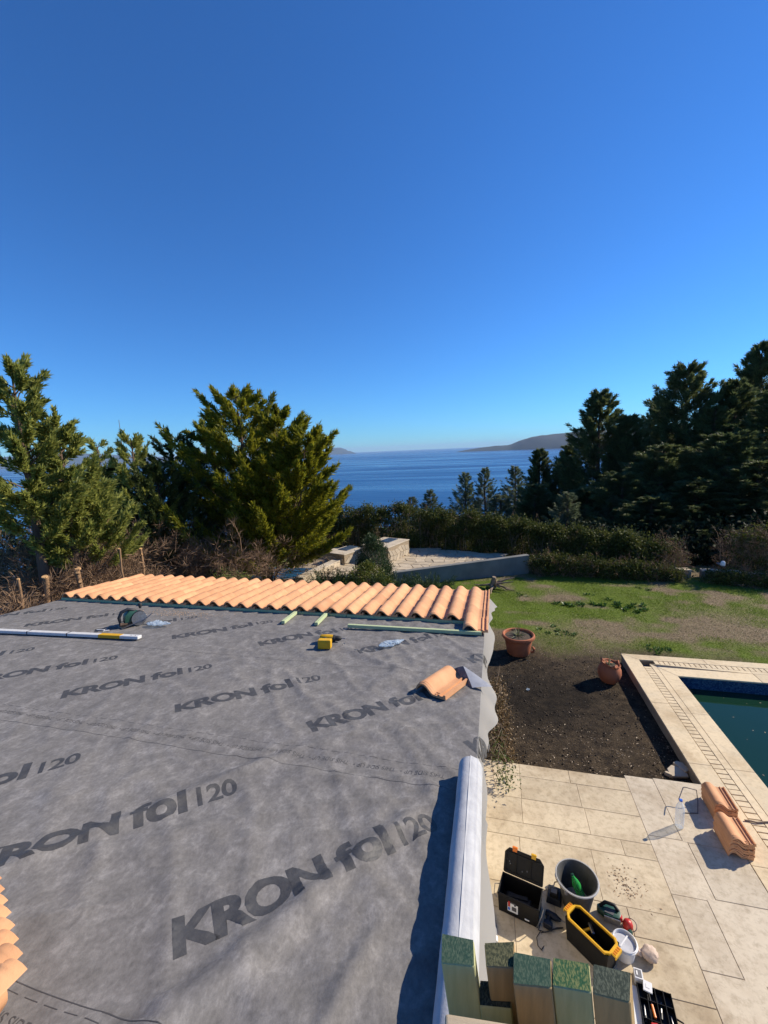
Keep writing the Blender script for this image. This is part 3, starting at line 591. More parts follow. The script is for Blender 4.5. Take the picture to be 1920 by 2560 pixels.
def strip_bvh(o):
    if o.name not in _bv:
        me = o.data; _bv[o.name] = BVHTree.FromPolygons([tuple(v.co) for v in me.vertices], [tuple(p.vertices) for p in me.polygons])
    return _bv[o.name]
def lettering(parts, origin, ang, strip, off, umax, mat, umin=None, flip=1, vlim=None):
    me = bpy.data.meshes.new('printed_lettering'); bmT = bmesh.new()
    for bm in parts:
        t = bpy.data.meshes.new('t'); bm.to_mesh(t); bmT.from_mesh(t); bpy.data.meshes.remove(t)
    ca_, sa_ = math.cos(ang), math.sin(ang)
    for v in bmT.verts:
        x, y = v.co.x, v.co.y; v.co = (origin[0] + ca_ * x - sa_ * y, origin[1] + sa_ * x + ca_ * y, 0)
    us = [v.co.x for v in bmT.verts]; vs = [v.co.y for v in bmT.verts]
    def cut(co, no, clear=False):
        bmesh.ops.bisect_plane(bmT, geom=bmT.verts[:] + bmT.edges[:] + bmT.faces[:], plane_co=co, plane_no=no, clear_outer=clear)
    cut((umax, 0, 0), (1, 0, 0), True)
    if umin is not None: cut((umin, 0, 0), (-1, 0, 0), True)
    if vlim is not None: cut((0, vlim, 0), (0, 1, 0), True)
    bmesh.ops.triangulate(bmT, faces=bmT.faces)
    u = math.floor(min(us) / .024) * .024
    # cut along the same lines as the felt grid so that the print lies on it
    u = LEFT + math.ceil((min(us) - LEFT) / .024) * .024
    while u < min(max(us), umax): cut((u, 0, 0), (1, 0, 0)); u += .024
    v0_, v1_ = [S_ for S_, st_ in zip(STRIPS, strips) if st_ is strip][0][:2]; dv = (v1_ - v0_) / (max(4, int((v1_ - v0_) / .024)) - 1)
    v = v0_ + math.ceil((min(vs) - v0_) / dv) * dv
    while v < max(vs): cut((0, v, 0), (0, 1, 0)); v += dv
    kk = [(a - LEFT) / .024 - (c - v0_) / dv for a in (min(us), max(us)) for c in (min(vs), max(vs))]
    for k in range(math.ceil(min(kk)), math.floor(max(kk)) + 1): cut((LEFT + k * .024, v0_, 0), Vector((1 / .024, -1 / dv, 0)).normalized())
    co = np.array([tuple(q.co) for q in bmT.verts])
    bv = strip_bvh(strip)
    if len(co):
        x, y, z = felt_map(co[:, 0], co[:, 1], off + .0016)
        sl = np.clip(co[:, 0] - VERGE, 0, None) > 0
        for q, a, c, d, s_ in zip(bmT.verts, x, y, z, sl):
            hit = None if s_ else bv.ray_cast(Vector((a, c, 9)), Vector((0, 0, -1)))[0]
            q.co = (a, c, hit.z + .0007) if hit else (a + (.003 if s_ else 0), c, d)
    bm = bmT; bm.to_mesh(me); bm.free(); me.materials.append(mat); me.polygons.foreach_set('use_smooth', [True] * len(me.polygons))
    return put(bpy.data.objects.new('printed_lettering', me), strip, True)
def kron():
    a = fit(text_mesh('KRON', 1, 1.6, .048, 0.0, .92), 0, .545, 0, .150)
    c = fit(text_mesh('fol', 1, 1.5, .042, 0.0, 1.0), .585, .820, .0, .152)
    d = fit(text_mesh('120', 1, 1.3, .022, 0.0, .92), .865, 1.050, .012, .118)
    return [a, c, d]
ANG = R_(42.5)
def kron_at(x, y, s):
    lettering(kron(), (x, y), ANG, strips[s], STRIPS[s][2], VERGE + .13, M['print'], LEFT + .02)
for k in range(7): kron_at(-.9925 - 1.006 * k, .914 + .002 * k, 1)
for k in range(7): kron_at(-.080 - 1.006 * k, 2.20, 2)
for k in range(7): kron_at(-.165 - 1.02 * k, 3.47, 3)
for body, v0, s, ang, us in (('THIS SIDE UP  ', 1.99, 2, math.pi, -.25), ('THIS SIDE UP  ', .655, 0, 0.0, -1.42)):
    n_ = 20 if ang else 6
    for k in range(n_):
        bmx = fit(text_mesh('THIS SIDE UP \u2022', 1, 1.0, 0.0, .1), 0, .235, 0, .030)
        x = us - .262 * k if ang else us + .262 * k
        lettering([bmx], (x, v0), ang, strips[s], STRIPS[s][2], VERGE - .005, M['print_small'], LEFT + .02)['kind'] = 'stuff'
# thin dark line along each lap edge, then dashed guide line printed beside it
for s, v0 in ((1, 1.880), (2, 3.200), (0, .748)):
    bmx = bmesh.new(); q = [bmx.verts.new(p) for p in ((LEFT + .03, v0, 0), (VERGE - .01, v0, 0), (VERGE - .01, v0 + .0028, 0), (LEFT + .03, v0 + .0028, 0))]; bmx.faces.new(q)
    lettering([bmx], (0, 0), 0, strips[s], STRIPS[s][2], VERGE - .005, M['print_small'])['kind'] = 'stuff'
for s, v0 in ((2, 2.045), (0, .725)):
    bmx = bmesh.new(); x = LEFT + .1
    while x < VERGE - .08:
        q = [bmx.verts.new(p) for p in ((x, v0, 0), (x + .05, v0, 0), (x + .05, v0 + .0022, 0), (x, v0 + .0022, 0))]; bmx.faces.new(q); x += .075
    lettering([bmx], (0, 0), 0, strips[s], STRIPS[s][2], VERGE - .005, M['print_small'])['kind'] = 'stuff'

# ------------------------------------------------------------------ roof tiles
TW, TL = 0.262, 0.405
T_TOP = [(0, -.002), (.002, .018), (.009, .036), (.020, .050), (.036, .060), (.054, .064), (.072, .063), (.090, .056), (.106, .044), (.121, .030), (.136, .016), (.148, .008), (.158, .006), (.196, .006), (.198, .019), (.208, .019), (.211, .006), (.238, .006), (.241, .026), (.256, .026), (.258, .004), (.259, -.003)]
T_BOT = [(0, -.006), (.012, .008), (.018, .022), (.028, .035), (.040, .045), (.055, .050), (.069, .049), (.083, .043), (.097, .032), (.112, .018), (.127, .004), (.141, -.005), (.158, -.008), (.196, -.008), (.198, -.008), (.208, -.008), (.211, -.008), (.238, -.008), (.241, -.008), (.256, -.008), (.258, -.008), (.259, -.007)]
def tile_mesh():
    n = len(T_TOP); b_ = MB(); vs = []; fs = []
    ys_ = [0, .006, .014, .018, .026, .032, .040, .044, .052, TL - .012, TL]; lift = [-.003, 0, .0005, .0045, .0045, .0005, .0045, .0045, 0, 0, -.002]
    for j, y in enumerate(ys_):
        for i, (x, z) in enumerate(T_TOP):
            k = math.sin(min(1, i / 11) * math.pi) if 0 < i < 11 else 0
            vs.append((x, y, z + lift[j] * min(1, k * 2.5)))
    for j in range(len(ys_) - 1):
        for i in range(n - 1): fs.append((j * n + i, j * n + i + 1, (j + 1) * n + i + 1, (j + 1) * n + i))
    k = len(vs)
    for y in (0, TL): vs += [(x, y, z) for x, z in T_BOT]
    o0 = (len(ys_) - 1) * n
    for i in range(n - 1):
        fs.append((k + i, k + n + i, k + n + i + 1, k + i + 1)); fs.append((i, k + i, k + i + 1, i + 1)); fs.append((o0 + i, o0 + i + 1, k + n + i + 1, k + n + i))
    fs.append((0, o0, k + n, k)); fs.append((n - 1, k + n - 1, k + 2 * n - 1, o0 + n - 1))
    b_.add(vs, fs); b_.box((.178, .040, .009), (.034, .006, .007)); b_.box((.169, .020, .008), (.010, .014, .006)); b_.box((.187, .020, .008), (.010, .014, .006)); b_.box((.225, .006, .008), (.026, .010, .007))
    me = b_.mesh('roof_tile', 0.0, True); me.materials.append(M['terracotta']); return me
TILE = tile_mesh()
GAUGE = .325; PITCH = .2052; HEAD = 4.555
def roof_tile_at(col, head_y, parent, dz=.045):
    o = put(bpy.data.objects.new('roof_tile', TILE), parent, True)
    x = -.57 + (col - 26) * PITCH - .150
    tilt = math.atan(ROOF_S) + .045
    o.location = (x + rnd.uniform(-.002, .002), head_y + rnd.uniform(-.004, .004), rz(head_y) + dz + rnd.uniform(-.002, .002)); o.rotation_euler = (tilt, rnd.uniform(-.012, .012), rnd.uniform(-.011, .011))
    return o
for c in range(29):
    for k in range(4): roof_tile_at(c, HEAD + GAUGE * k, house)
roof_tile_at(28, HEAD - GAUGE - .02, house, .047)
# battens under the tiles
for k, (xa, xb) in enumerate([(-6.07, -3.9), (-3.895, -1.7), (-1.695, -.10)]):
    for q in range(4):
        b_ = MB(); y = HEAD + .015 + GAUGE * q; b_.box(((xa + xb) / 2, y, rz(y) + .019), (xb - xa, .038, .034)); o = b_.build('batten', M['batten'], house, True, bevel=.002)
# ================================================================== THE GARDEN
def trunk_mesh(path, radii, n=9): b_ = MB(); b_.tube(path, radii, n); return b_
def limbs_np(P0, P1, r0, g, n=4):
    """thin three sided limbs from P0 to P1"""
    k = len(P0); d = unit(P1 - P0); a = unit(np.cross(d, g.normal(size=(k, 3)))); c = np.cross(d, a); r0 = np.broadcast_to(r0, (k,))[:, None]
    mid = (P0 + P1) / 2 + g.normal(size=(k, 3)) * np.linalg.norm(P1 - P0, axis=1, keepdims=True) * .06
    V = []
    for P, s in ((P0, 1.0), (mid, .7), (P1, .25)):
        for t in (0, 2.094, 4.189): V.append(P + (a * math.cos(t) + c * math.sin(t)) * r0 * s)
    V = np.stack(V, 1).reshape(-1, 3); base = np.arange(k)[:, None, None] * 9
    f = np.array([[j * 3 + t, j * 3 + (t + 1) % 3, (j + 1) * 3 + (t + 1) % 3, (j + 1) * 3 + t] for j in range(2) for t in range(3)])
    return V, (base + f[None]).reshape(-1, 4)
def boughs(g, zb0, zb1, env, nb, ns, m, leaf, rise=(.15, .45), fan=.9, rad=.10, cx=None, zpow=1.0, vj=0.0, smin=.28, sl=.34):
    """flattened leafy boughs round a stem; env(h) is the reach at height fraction h; returns leaves and limbs"""
    B = []; T = []; R0 = []; L0 = []; L1 = []
    for i in range(nb):
        h = ((i + g.random()) / nb) ** zpow; a = i * 2.39996 + g.normal() * .35; E = max(.10, env(h) * (.62 + .62 * g.random())); zb = zb0 + (zb1 - zb0) * h
        x0, y0 = cx(zb) if cx else (0.0, 0.0); ca, sa = math.cos(a), math.sin(a); r1 = rise[0] + .25 * g.normal() * .5; r2 = rise[1] * (.6 + .8 * g.random())
        k = max(4, int(ns * (.35 + .65 * E / max(.2, env(0)))))
        s = smin + (1.0 - smin) * (np.arange(k) + g.random(k)) / k; px = x0 + ca * E * s; py = y0 + sa * E * s; pz = zb + E * (r1 * s + r2 * s * s) + g.normal(size=k) * vj * E
        f = (g.random(k) - .5) * 2 * fan * (1.15 - s); ln = (sl * E * (1.25 - s) + .16) * (.7 + .6 * g.random(k)); tl = .25 + .8 * r2 * s
        dx = np.cos(a + f) * ln; dy = np.sin(a + f) * ln
        P = np.stack([px, py, pz], -1); B.append(P); T.append(P + np.stack([dx, dy, ln * tl + g.normal(size=k) * .05], -1)); R0.append(rad * (.6 + .6 * g.random(k)) * np.clip(ln * 1.6, .4, 1.3))
        L0.append((x0, y0, zb)); L1.append((px[-1], py[-1], pz[-1]))
    B = np.concatenate(B); T = np.concatenate(T); R0 = np.concatenate(R0)
    return plumes(B, T, m, R0, leaf[0], leaf[1], g, .14, .5, .6), limbs_np(np.array(L0), np.array(L1), .018, g)
def conifer(name, label, x, y, leaders, z0, crown0, r, seed, mat, nb=60, ns=12, m=60, leaf=(.15, .040), rad=.12, dead=0, dead_to=2.6, env_pow=.75, rise=(.15, .5), group='conifers behind the roof', fan=.9, squash=(1, 1)):
    """leaders: list of (dx, dy, top z, relative reach)"""
    g = np.random.default_rng(seed); t = thing(name, label, 'tree', (x, y, z0), 0, group); parts = []; lim = []
    for i, (dx, dy, tz, rel) in enumerate(leaders):
        hgt = tz - z0; p = [(0, 0, -.15), (dx * .3, dy * .3, hgt * .3), (dx * .8, dy * .8, hgt * .6), (dx, dy, hgt * .97)]
        Rr = .06 + .011 * hgt if i == 0 else .05
        trunk_mesh(p, [Rr, Rr * .8, Rr * .5, .01]).build('trunk', M['bark'], t, smooth=True)
        rr = r * rel; cxf = lambda z, dx=dx, dy=dy, hgt=hgt: (dx * min(1, z / hgt * 1.2), dy * min(1, z / hgt * 1.2))
        V_, L_ = boughs(g, crown0, hgt - .22, lambda h: rr * (1 - h) ** env_pow + .07, max(10, int(nb * rel)), ns, m, leaf, rise, fan, rad, cxf)
        parts.append(V_); lim.append(L_)
    V, F = join(parts); np_mesh('crown', V, F, mat, t); V, F = join(lim); np_mesh('limbs', V, F, M['bark'], t)['kind'] = 'stuff'
    if dead:
        a = g.random(dead) * 6.2832; e = r * (.45 + .6 * g.random(dead)); zz = .2 + (dead_to - z0 - .2) * g.random(dead)
        b0 = np.stack([np.cos(a) * .1, np.sin(a) * .1, zz], -1); t0 = np.stack([np.cos(a) * e, np.sin(a) * e, zz + g.normal(size=dead) * .3], -1)
        v1 = limbs_np(b0, t0, .014, g); mid = b0 + (t0 - b0) * .45
        v2 = plumes(mid, t0 + g.normal(size=t0.shape) * .12, 46, .24, .24, .010, g, 0, 1.1)
        V, F = join([v1, v2]); np_mesh('dead_branches', V, F, M['leaf_dead'], t)['kind'] = 'stuff'
    return t
def P_at(px, py, y): q = at_y(px, py, y); return q
GZ = -.25
# big cypress behind the tiles
q = P_at(588, 972, 13.2); q2 = P_at(690, 1015, 13.0); q3 = P_at(768, 1065, 12.8); q4 = P_at(505, 1050, 13.6)
bx, by = -7.9, 13.4
conifer('cypress_tree', 'big bushy yellow-green cypress tree behind the middle of the tiled eave', bx, by,
        [(q.x - bx, q.y - by, q.z, 1.0), (q2.x - bx, -.3, q2.z, .82), (q3.x - bx - .1, -.5, q3.z, .74), (q4.x - bx, .3, q4.z, .6)], GZ, .9, 2.65, 11, M['leaf_cypress'], nb=88, ns=17, m=64, leaf=(.16, .034), rad=.15, dead=110, dead_to=2.4, env_pow=.62, rise=(.05, .55))
for nm, lab, px, py, Y, r, c0, nb, ns, m, mat, dead, pw in [
    ('cypress_tree', 'tall sunlit conifer at the far left edge with a bare lower trunk', 22, 893, 6.4, .74, 3.5, 46, 11, 85, 'leaf_conifer', 120, .75),
    ('cypress_tree', 'sunlit conifer just right of the tallest left-edge conifer', 138, 1042, 7.0, .56, 3.2, 40, 11, 80, 'leaf_conifer', 130, .65),
    ('cypress_tree', 'low spreading light green conifer beside the brown dead brush', 215, 1210, 7.5, .85, 2.6, 36, 12, 80, 'leaf_conifer', 130, .5),
    ('cypress_tree', 'thin young conifer top standing against the distant hills', 240, 1095, 11.6, .42, 2.4, 34, 8, 50, 'leaf_conifer', 30, .7),
    ('cypress_tree', 'pointed conifer left of the dark cypresses, sunlit at its tip', 325, 1080, 10.6, .95, 1.7, 52, 11, 55, 'leaf_conifer', 90, .7),
    ('cypress_tree', 'dark round-topped cypress close to the big yellow-green cypress', 425, 1082, 12.6, 1.4, 1.4, 60, 12, 55, 'leaf_cypress_dark', 110, .5),
    ('cypress_tree', 'dark low conifer filling the gap behind the light green one', 268, 1160, 11.8, 1.1, 1.2, 50, 12, 50, 'leaf_cypress_dark', 60, .5),
    ('cypress_tree', 'dark low cypress with a ragged crown before the big cypress', 390, 1165, 11.0, 1.25, 1.5, 55, 12, 55, 'leaf_cypress_dark', 120, .45)]:
    q = P_at(px, py, Y)
    conifer(nm, lab, q.x, Y, [(0, 0, q.z, 1.0)], GZ, c0, r, int(px * 7 + py), M[mat], nb=nb, ns=ns, m=m, leaf=(.12, .028), rad=.12, dead=dead, env_pow=pw, rise=(.25, .6))
# sawn-off stems and dead brush at the left end of the roof
def stem(label, px, py_top, Y, r, lean=0.0, knobs=3, seed=0, h_extra=0):
    q = P_at(px, py_top, Y); g = random.Random(seed); hgt = q.z - GZ; t = thing('cut_stem', label, 'tree stump', (q.x - lean, Y, GZ), 0, 'sawn conifer stems')
    pts = []; rr = []
    for i in range(8): f = i / 7; pts.append((lean * f + g.uniform(-.035, .035), g.uniform(-.03, .03), hgt * f)); rr.append(r * (1.2 - .35 * f) * (1 + g.uniform(-.2, .2)))
    MB().tube(pts, rr, 10).build('trunk', M['bark_bare'], t, smooth=True)
    c = MB(); c.tube([(lean, 0, hgt - .01), (lean + .004, -.006, hgt + .012)], [r * .9, r * .85], 10); c.build('cut_face', M['cutwood'], t)
    for k in range(knobs):
        f = g.uniform(.35, .97); a = g.uniform(-2.6, -.3); L = r * g.uniform(1.3, 2.2); p = Vector((lean * f, 0, hgt * f)); d = Vector((math.cos(a), math.sin(a), .45)).normalized()
        MB().tube([p, p + d * L], [r * .5, r * .42], 8).build('branch_stub', M['bark_bare'], t, smooth=True)
        MB().tube([p + d * (L - .002), p + d * (L + .006)], [r * .4, r * .39], 8).build('cut_face', M['cutwood'], t)
for a in [('thick orange-brown sawn stem left of the first tile', 112, 1442, 6.1, .06, .12, 7, 1), ('sawn stem with a pale slanted cut right behind the left tiles', 195, 1422, 6.5, .06, -.15, 5, 2),
          ('thin grey sawn stem near the left picture edge', 46, 1448, 5.8, .028, .14, 7, 3), ('bare branching stem standing in the dead brush', 297, 1372, 7.2, .022, .02, 4, 4),
          ('pruned dark stem with pale cut knots beside the big cypress', 352, 1372, 8.0, .035, .05, 6, 5)]: stem(*a)
def brush(label, px, py, Y, w, h, seed, n=170):
    g = np.random.default_rng(seed); q = P_at(px, py, Y); t = thing('dead_brush', label, 'brush', (q.x, Y, GZ), 0, 'dead brown brush')
    zt = q.z - GZ
    b0 = np.stack([g.normal(size=n) * w * .45, g.normal(size=n) * .45, g.random(n) * zt * .85], -1); t0 = b0 + np.stack([g.normal(size=n) * .45, g.normal(size=n) * .35, .1 + g.normal(size=n) * .35], -1)
    V, F = join([limbs_np(b0, t0, .012, g), plumes(b0, t0, 75, .22, .20, .009, g, 0, 1.2)])
    np_mesh('twigs', V, F, M['leaf_dead'], t)['kind'] = 'stuff'
    k = 16; b0 = np.stack([g.normal(size=k) * w * .5, g.normal(size=k) * .3 - .3, g.random(k) * zt * .8], -1); t0 = b0 + np.stack([g.normal(size=k) * .5, -.2 * g.random(k), .5 * g.random(k)], -1)
    V, F = limbs_np(b0, t0, .016, g); np_mesh('bare_branches', V, F, M['driedwood'], t)['kind'] = 'stuff'
for a in [('dead brown brush below the tall left-edge conifer', 40, 1300, 6.8, 1.2, 0, 31), ('dead brown brush left behind the first tiles', 165, 1290, 7.4, 1.2, 0, 32), ('dead brown brush under the pointed conifer', 270, 1300, 8.2, 1.2, 0, 33),
          ('dead brown brush in the shade under the dark cypresses', 420, 1320, 10.4, 1.6, 0, 34), ('dead brown undergrowth below the big yellow-green cypress', 560, 1330, 10.6, 1.7, 0, 35), ('low dead twigs at the near left edge beyond the felt', 20, 1440, 5.6, .9, 0, 36)]: brush(*a)
mst = P_at(297, 1050, 12); b_ = MB(); b_.tube([(mst.x, 12, 2.0), (mst.x, 12, mst.z)], [.022, .008], 6); tag(b_.build('bare_pole', M['driedwood']), 'thin bare pole rising above the left conifers', 'pole')

# ------------------------------------------------------------------ hedge
def hedge(label, pts, depth, seed, dens=900, leaf=(.095, .050), mat='leaf_hedge', dead=0.0):
    """pts: list of (x, y, top z) along the hedge"""
    g = np.random.default_rng(seed); o = thing('hedge', label, 'hedge', (pts[0][0], pts[0][1], GZ), 0, 'hedges round the lawn'); base = np.array([pts[0][0], pts[0][1], GZ])
    P = np.array(pts, float); seg = np.linalg.norm(P[1:, :2] - P[:-1, :2], axis=1); cum = np.concatenate([[0], np.cumsum(seg)]); n = int(dens * cum[-1])
    nc = int(cum[-1] * 26); s = g.random(nc) * cum[-1]; ctr = np.stack([np.interp(s, cum, P[:, i]) for i in range(3)], -1)
    gzc = ground_z(ctr[:, 0], ctr[:, 1]); hh = g.random(nc) ** .7; top = ctr[:, 2] - gzc + .22 * (g.random(nc) - .6)
    ctr[:, 1] += (g.random(nc) - .5) * depth * (1 - .35 * hh); ctr[:, 2] = gzc + .06 + top * hh
    which = g.integers(0, nc, n); pp = ctr[which] + g.normal(size=(n, 3)) * np.array([.16, .13, .13])
    D = g.normal(size=(n, 3)); D[:, 2] += .5; D[:, 1] -= .2
    V, F = blades(pp - base, D, leaf[0] * (.6 + .8 * g.random(n)), leaf[1] * (.7 + .6 * g.random(n)), g)
    np_mesh('foliage', V, F, M[mat], o)['kind'] = 'stuff'
    k = int(cum[-1] * 34); s = g.random(k) * cum[-1]; b0 = np.stack([np.interp(s, cum, P[:, i]) for i in range(3)], -1); tz = b0[:, 2].copy(); b0[:, 2] = ground_z(b0[:, 0], b0[:, 1]); b0[:, 1] += (g.random(k) - .5) * depth * .7
    t0 = b0 + g.normal(size=(k, 3)) * np.array([.2, .15, .02]); t0[:, 2] = b0[:, 2] + (tz - b0[:, 2]) * (.6 + .4 * g.random(k))
    V, F = limbs_np(b0 - base, t0 - base, .012, g); np_mesh('stems', V, F, M['driedwood'], o)['kind'] = 'stuff'
    if dead:
        k = int(dead * cum[-1] * 60); s = g.random(k) * cum[-1]; b0 = np.stack([np.interp(s, cum, P[:, i]) for i in range(3)], -1); gq = ground_z(b0[:, 0], b0[:, 1]); b0[:, 2] = gq + (b0[:, 2] - gq) * g.random(k); b0[:, 1] += (g.random(k) - .5) * depth
        t0 = b0 + g.normal(size=(k, 3)) * .25; t0[:, 2] += .15
        V, F = join([limbs_np(b0 - base, t0 - base, .007, g), plumes(b0 - base, t0 - base, 16, .12, .10, .012, g, 0, 1)]); np_mesh('dry_twigs', V, F, M['leaf_dead'], o)['kind'] = 'stuff'
    return o
def hp(px, py, y): q = at_y(px, py, y); return (q.x, q.y, q.z)
hedge('tall loose evergreen hedge behind the stone terrace', [hp(790, 1285, 20.5), hp(900, 1272, 20.3), hp(1000, 1275, 20.2), hp(1120, 1280, 20.0), hp(1240, 1300, 19.6), hp(1330, 1318, 19.2)], 1.3, 41, 6500, dead=.4)
hedge('clipped glossy green hedge along the far side of the lawn', [hp(1325, 1318, 18.7), hp(1400, 1328, 18.6), hp(1500, 1338, 18.4), hp(1600, 1348, 18.2), hp(1660, 1358, 18.1)], 1.0, 42, 7500, dead=.3)
hedge('bare brown end of the clipped hedge beside the gap', [hp(1655, 1352, 18.0), hp(1690, 1358, 17.9), hp(1712, 1372, 17.9)], .8, 43, 500, dead=3.5)
hedge('brown leafless hedge right of the gap by the white lamp', [hp(1812, 1345, 17.9), hp(1860, 1330, 17.8), hp(1930, 1325, 17.7), hp(2060, 1330, 17.5)], .9, 44, 1500, dead=4.0)
# hedge creeping over the low wall, in front of it
hedge('dark ivy mat growing over the low garden wall', [hp(1330, 1400, 17.2), hp(1480, 1408, 17.1), hp(1600, 1424, 17.0), hp(1700, 1436, 16.9)], .45, 45, 5000, (.07, .04), dead=1.2)
hedge('dark ivy mat on the right part of the garden wall', [hp(1770, 1440, 16.9), hp(1860, 1448, 16.7), hp(2000, 1457, 16.5), hp(2100, 1462, 16.4)], .45, 46, 4000, (.07, .04), dead=1.0)
def wall_run(name, label, a, c, h0, h1, th, mat, cat='wall', cap=None, bev=.01):
    a = Vector(a); c = Vector(c); d = (c - a); L = d.length; ang = math.atan2(d.y, d.x)
    t = thing(name, label, cat, (a.x, a.y, a.z), ang)
    b_ = MB(); b_.add([(0, -th / 2, -.4), (L, -th / 2, -.4), (L, th / 2, -.4), (0, th / 2, -.4), (0, -th / 2, h0), (L, -th / 2, h1), (L, th / 2, h1), (0, th / 2, h0)], [(3, 2, 1, 0), (4, 5, 6, 7), (0, 1, 5, 4), (1, 2, 6, 5), (2, 3, 7, 6), (3, 0, 4, 7)])
    b_.build('wall_body', mat, t, bevel=bev)
    if cap:
        n_ = max(1, int(L / 1.1))
        for i in range(n_):
            f0, f1 = i / n_, (i + 1) / n_; b_ = MB(); b_.box((L * (f0 + f1) / 2, 0, h0 + (h1 - h0) * (f0 + f1) / 2 + .023), (L / n_ - .008, th + .06, .04)); b_.build('cap_stone', M[cap], t, bevel=.004)
    return t
A = hp(1340, 1395, 17.6); Bq = hp(1725, 1424, 17.4)
wall_run('garden_wall', 'low stone wall with pale cap behind the clipped hedge', (A[0], A[1], GZ), (Bq[0], Bq[1], GZ), A[2] - GZ - .05, Bq[2] - GZ - .05, .28, M['concrete_wall'], cap='stone_pale')
A = hp(1752, 1422, 17.4); Bq = hp(2080, 1446, 16.9)
wall_run('garden_wall', 'low stone wall with pale cap right of the white lamp', (A[0], A[1], GZ), (Bq[0], Bq[1], GZ), A[2] - GZ - .05, Bq[2] - GZ - .05, .28, M['concrete_wall'], cap='stone_pale')
q = at_y(1807, 1413, 16.6); t = thing('wall_lamp', 'small white dome lamp on the low garden wall', 'lamp', (q.x, q.y, q.z))
MB().lathe([(.0, .15), (.04, .145), (.06, .12), (.068, .08), (.068, 0.0), (.06, 0.0)], 16).build('dome', M['white_plastic'], t, smooth=True); MB().box((0, .15, -.02), (.09, .4, .04)).build('bracket', M['grey_plastic'], t, bevel=.005)

# ------------------------------------------------------------------ stone terrace, grey wall
TZ = .20
A = at_z(1320, 1434, GZ); Bq = at_z(985, 1466, GZ)
htop = at_y(1320, 1386, A.y).z - GZ; hl = at_y(985, 1430, Bq.y).z - GZ
wall_run('retaining_wall', 'weathered grey concrete retaining wall of the stone terrace', (Bq.x, Bq.y, GZ), (A.x, A.y, GZ), hl, htop, .22, M['concrete_wall'])
ter = thing('stone_terrace', 'raised terrace paved with irregular pale stones behind the grey wall', 'terrace', (-4.0, 17.0, GZ))
back = [at_z(1230, 1392, TZ), at_z(1000, 1386, TZ), at_z(860, 1380, TZ), at_z(770, 1375, TZ)]
fl = MB(); poly = [(A.x - .5, A.y + .16), (Bq.x + .1, Bq.y + .14), (-6.2, 14.3), (-8.0, 15.4), (-8.2, 19.6), (-3.0, 19.7), (A.x - 1.0, A.y + 1.3)]
fl.prism(poly, GZ - .3, TZ - .03); fl.build('terrace_floor', M['mortar'], ter, True)
def voro_stones(x0, x1, y0, y1, cell, inside, z, mat, parent, seed, axis=None, th=.035):
    """irregular polygon stones: jittered grid of hexagon-like cells shrunk for the joints"""
    g = random.Random(seed); nxx = int((x1 - x0) / cell); nyy = int((y1 - y0) / cell)
    J_ = [[(x0 + (i + (.5 if j % 2 else 0) + g.uniform(-.28, .28)) * cell, y0 + (j + g.uniform(-.28, .28)) * cell) for j in range(nyy + 1)] for i in range(nxx + 1)]
    for i in range(nxx):
        for j in range(nyy):
            c4 = [J_[i][j], J_[i + 1][j], J_[i + 1][j + 1], J_[i][j + 1]]
            cx = sum(p[0] for p in c4) / 4; cy = sum(p[1] for p in c4) / 4
            if not inside(cx, cy): continue
            out = []
            for k in range(4):
                p, q_ = c4[k], c4[(k + 1) % 4]; out.append(p); out.append(((p[0] + q_[0]) / 2 + g.uniform(-.06, .06) * cell, (p[1] + q_[1]) / 2 + g.uniform(-.06, .06) * cell))
            out = [(cx + (p[0] - cx) * .93, cy + (p[1] - cy) * .93) for p in out]
            b_ = MB(); b_.prism(out, -th, g.uniform(0, .006))
            if axis: b_.v = [tuple(axis(*v)) for v in b_.v]
            else: b_.v = [(v[0], v[1], v[2] + z) for v in b_.v]
            b_.build('paving_stone' if not axis else 'facing_stone', mat, parent, True, bevel=.004)
def in_poly(x, y, pl, shrink=.12):
    c = False; n_ = len(pl)
    for i in range(n_):
        (xa, ya), (xb, yb) = pl[i], pl[(i + 1) % n_]
        if (ya > y) != (yb > y) and x < (xb - xa) * (y - ya) / (yb - ya) + xa: c = not c
    return c
voro_stones(-8.0, 1.6, 14.2, 19.8, .42, lambda x, y: in_poly(x, y, poly) and x > -6.5, TZ, M['stone_pale'], ter, 3)
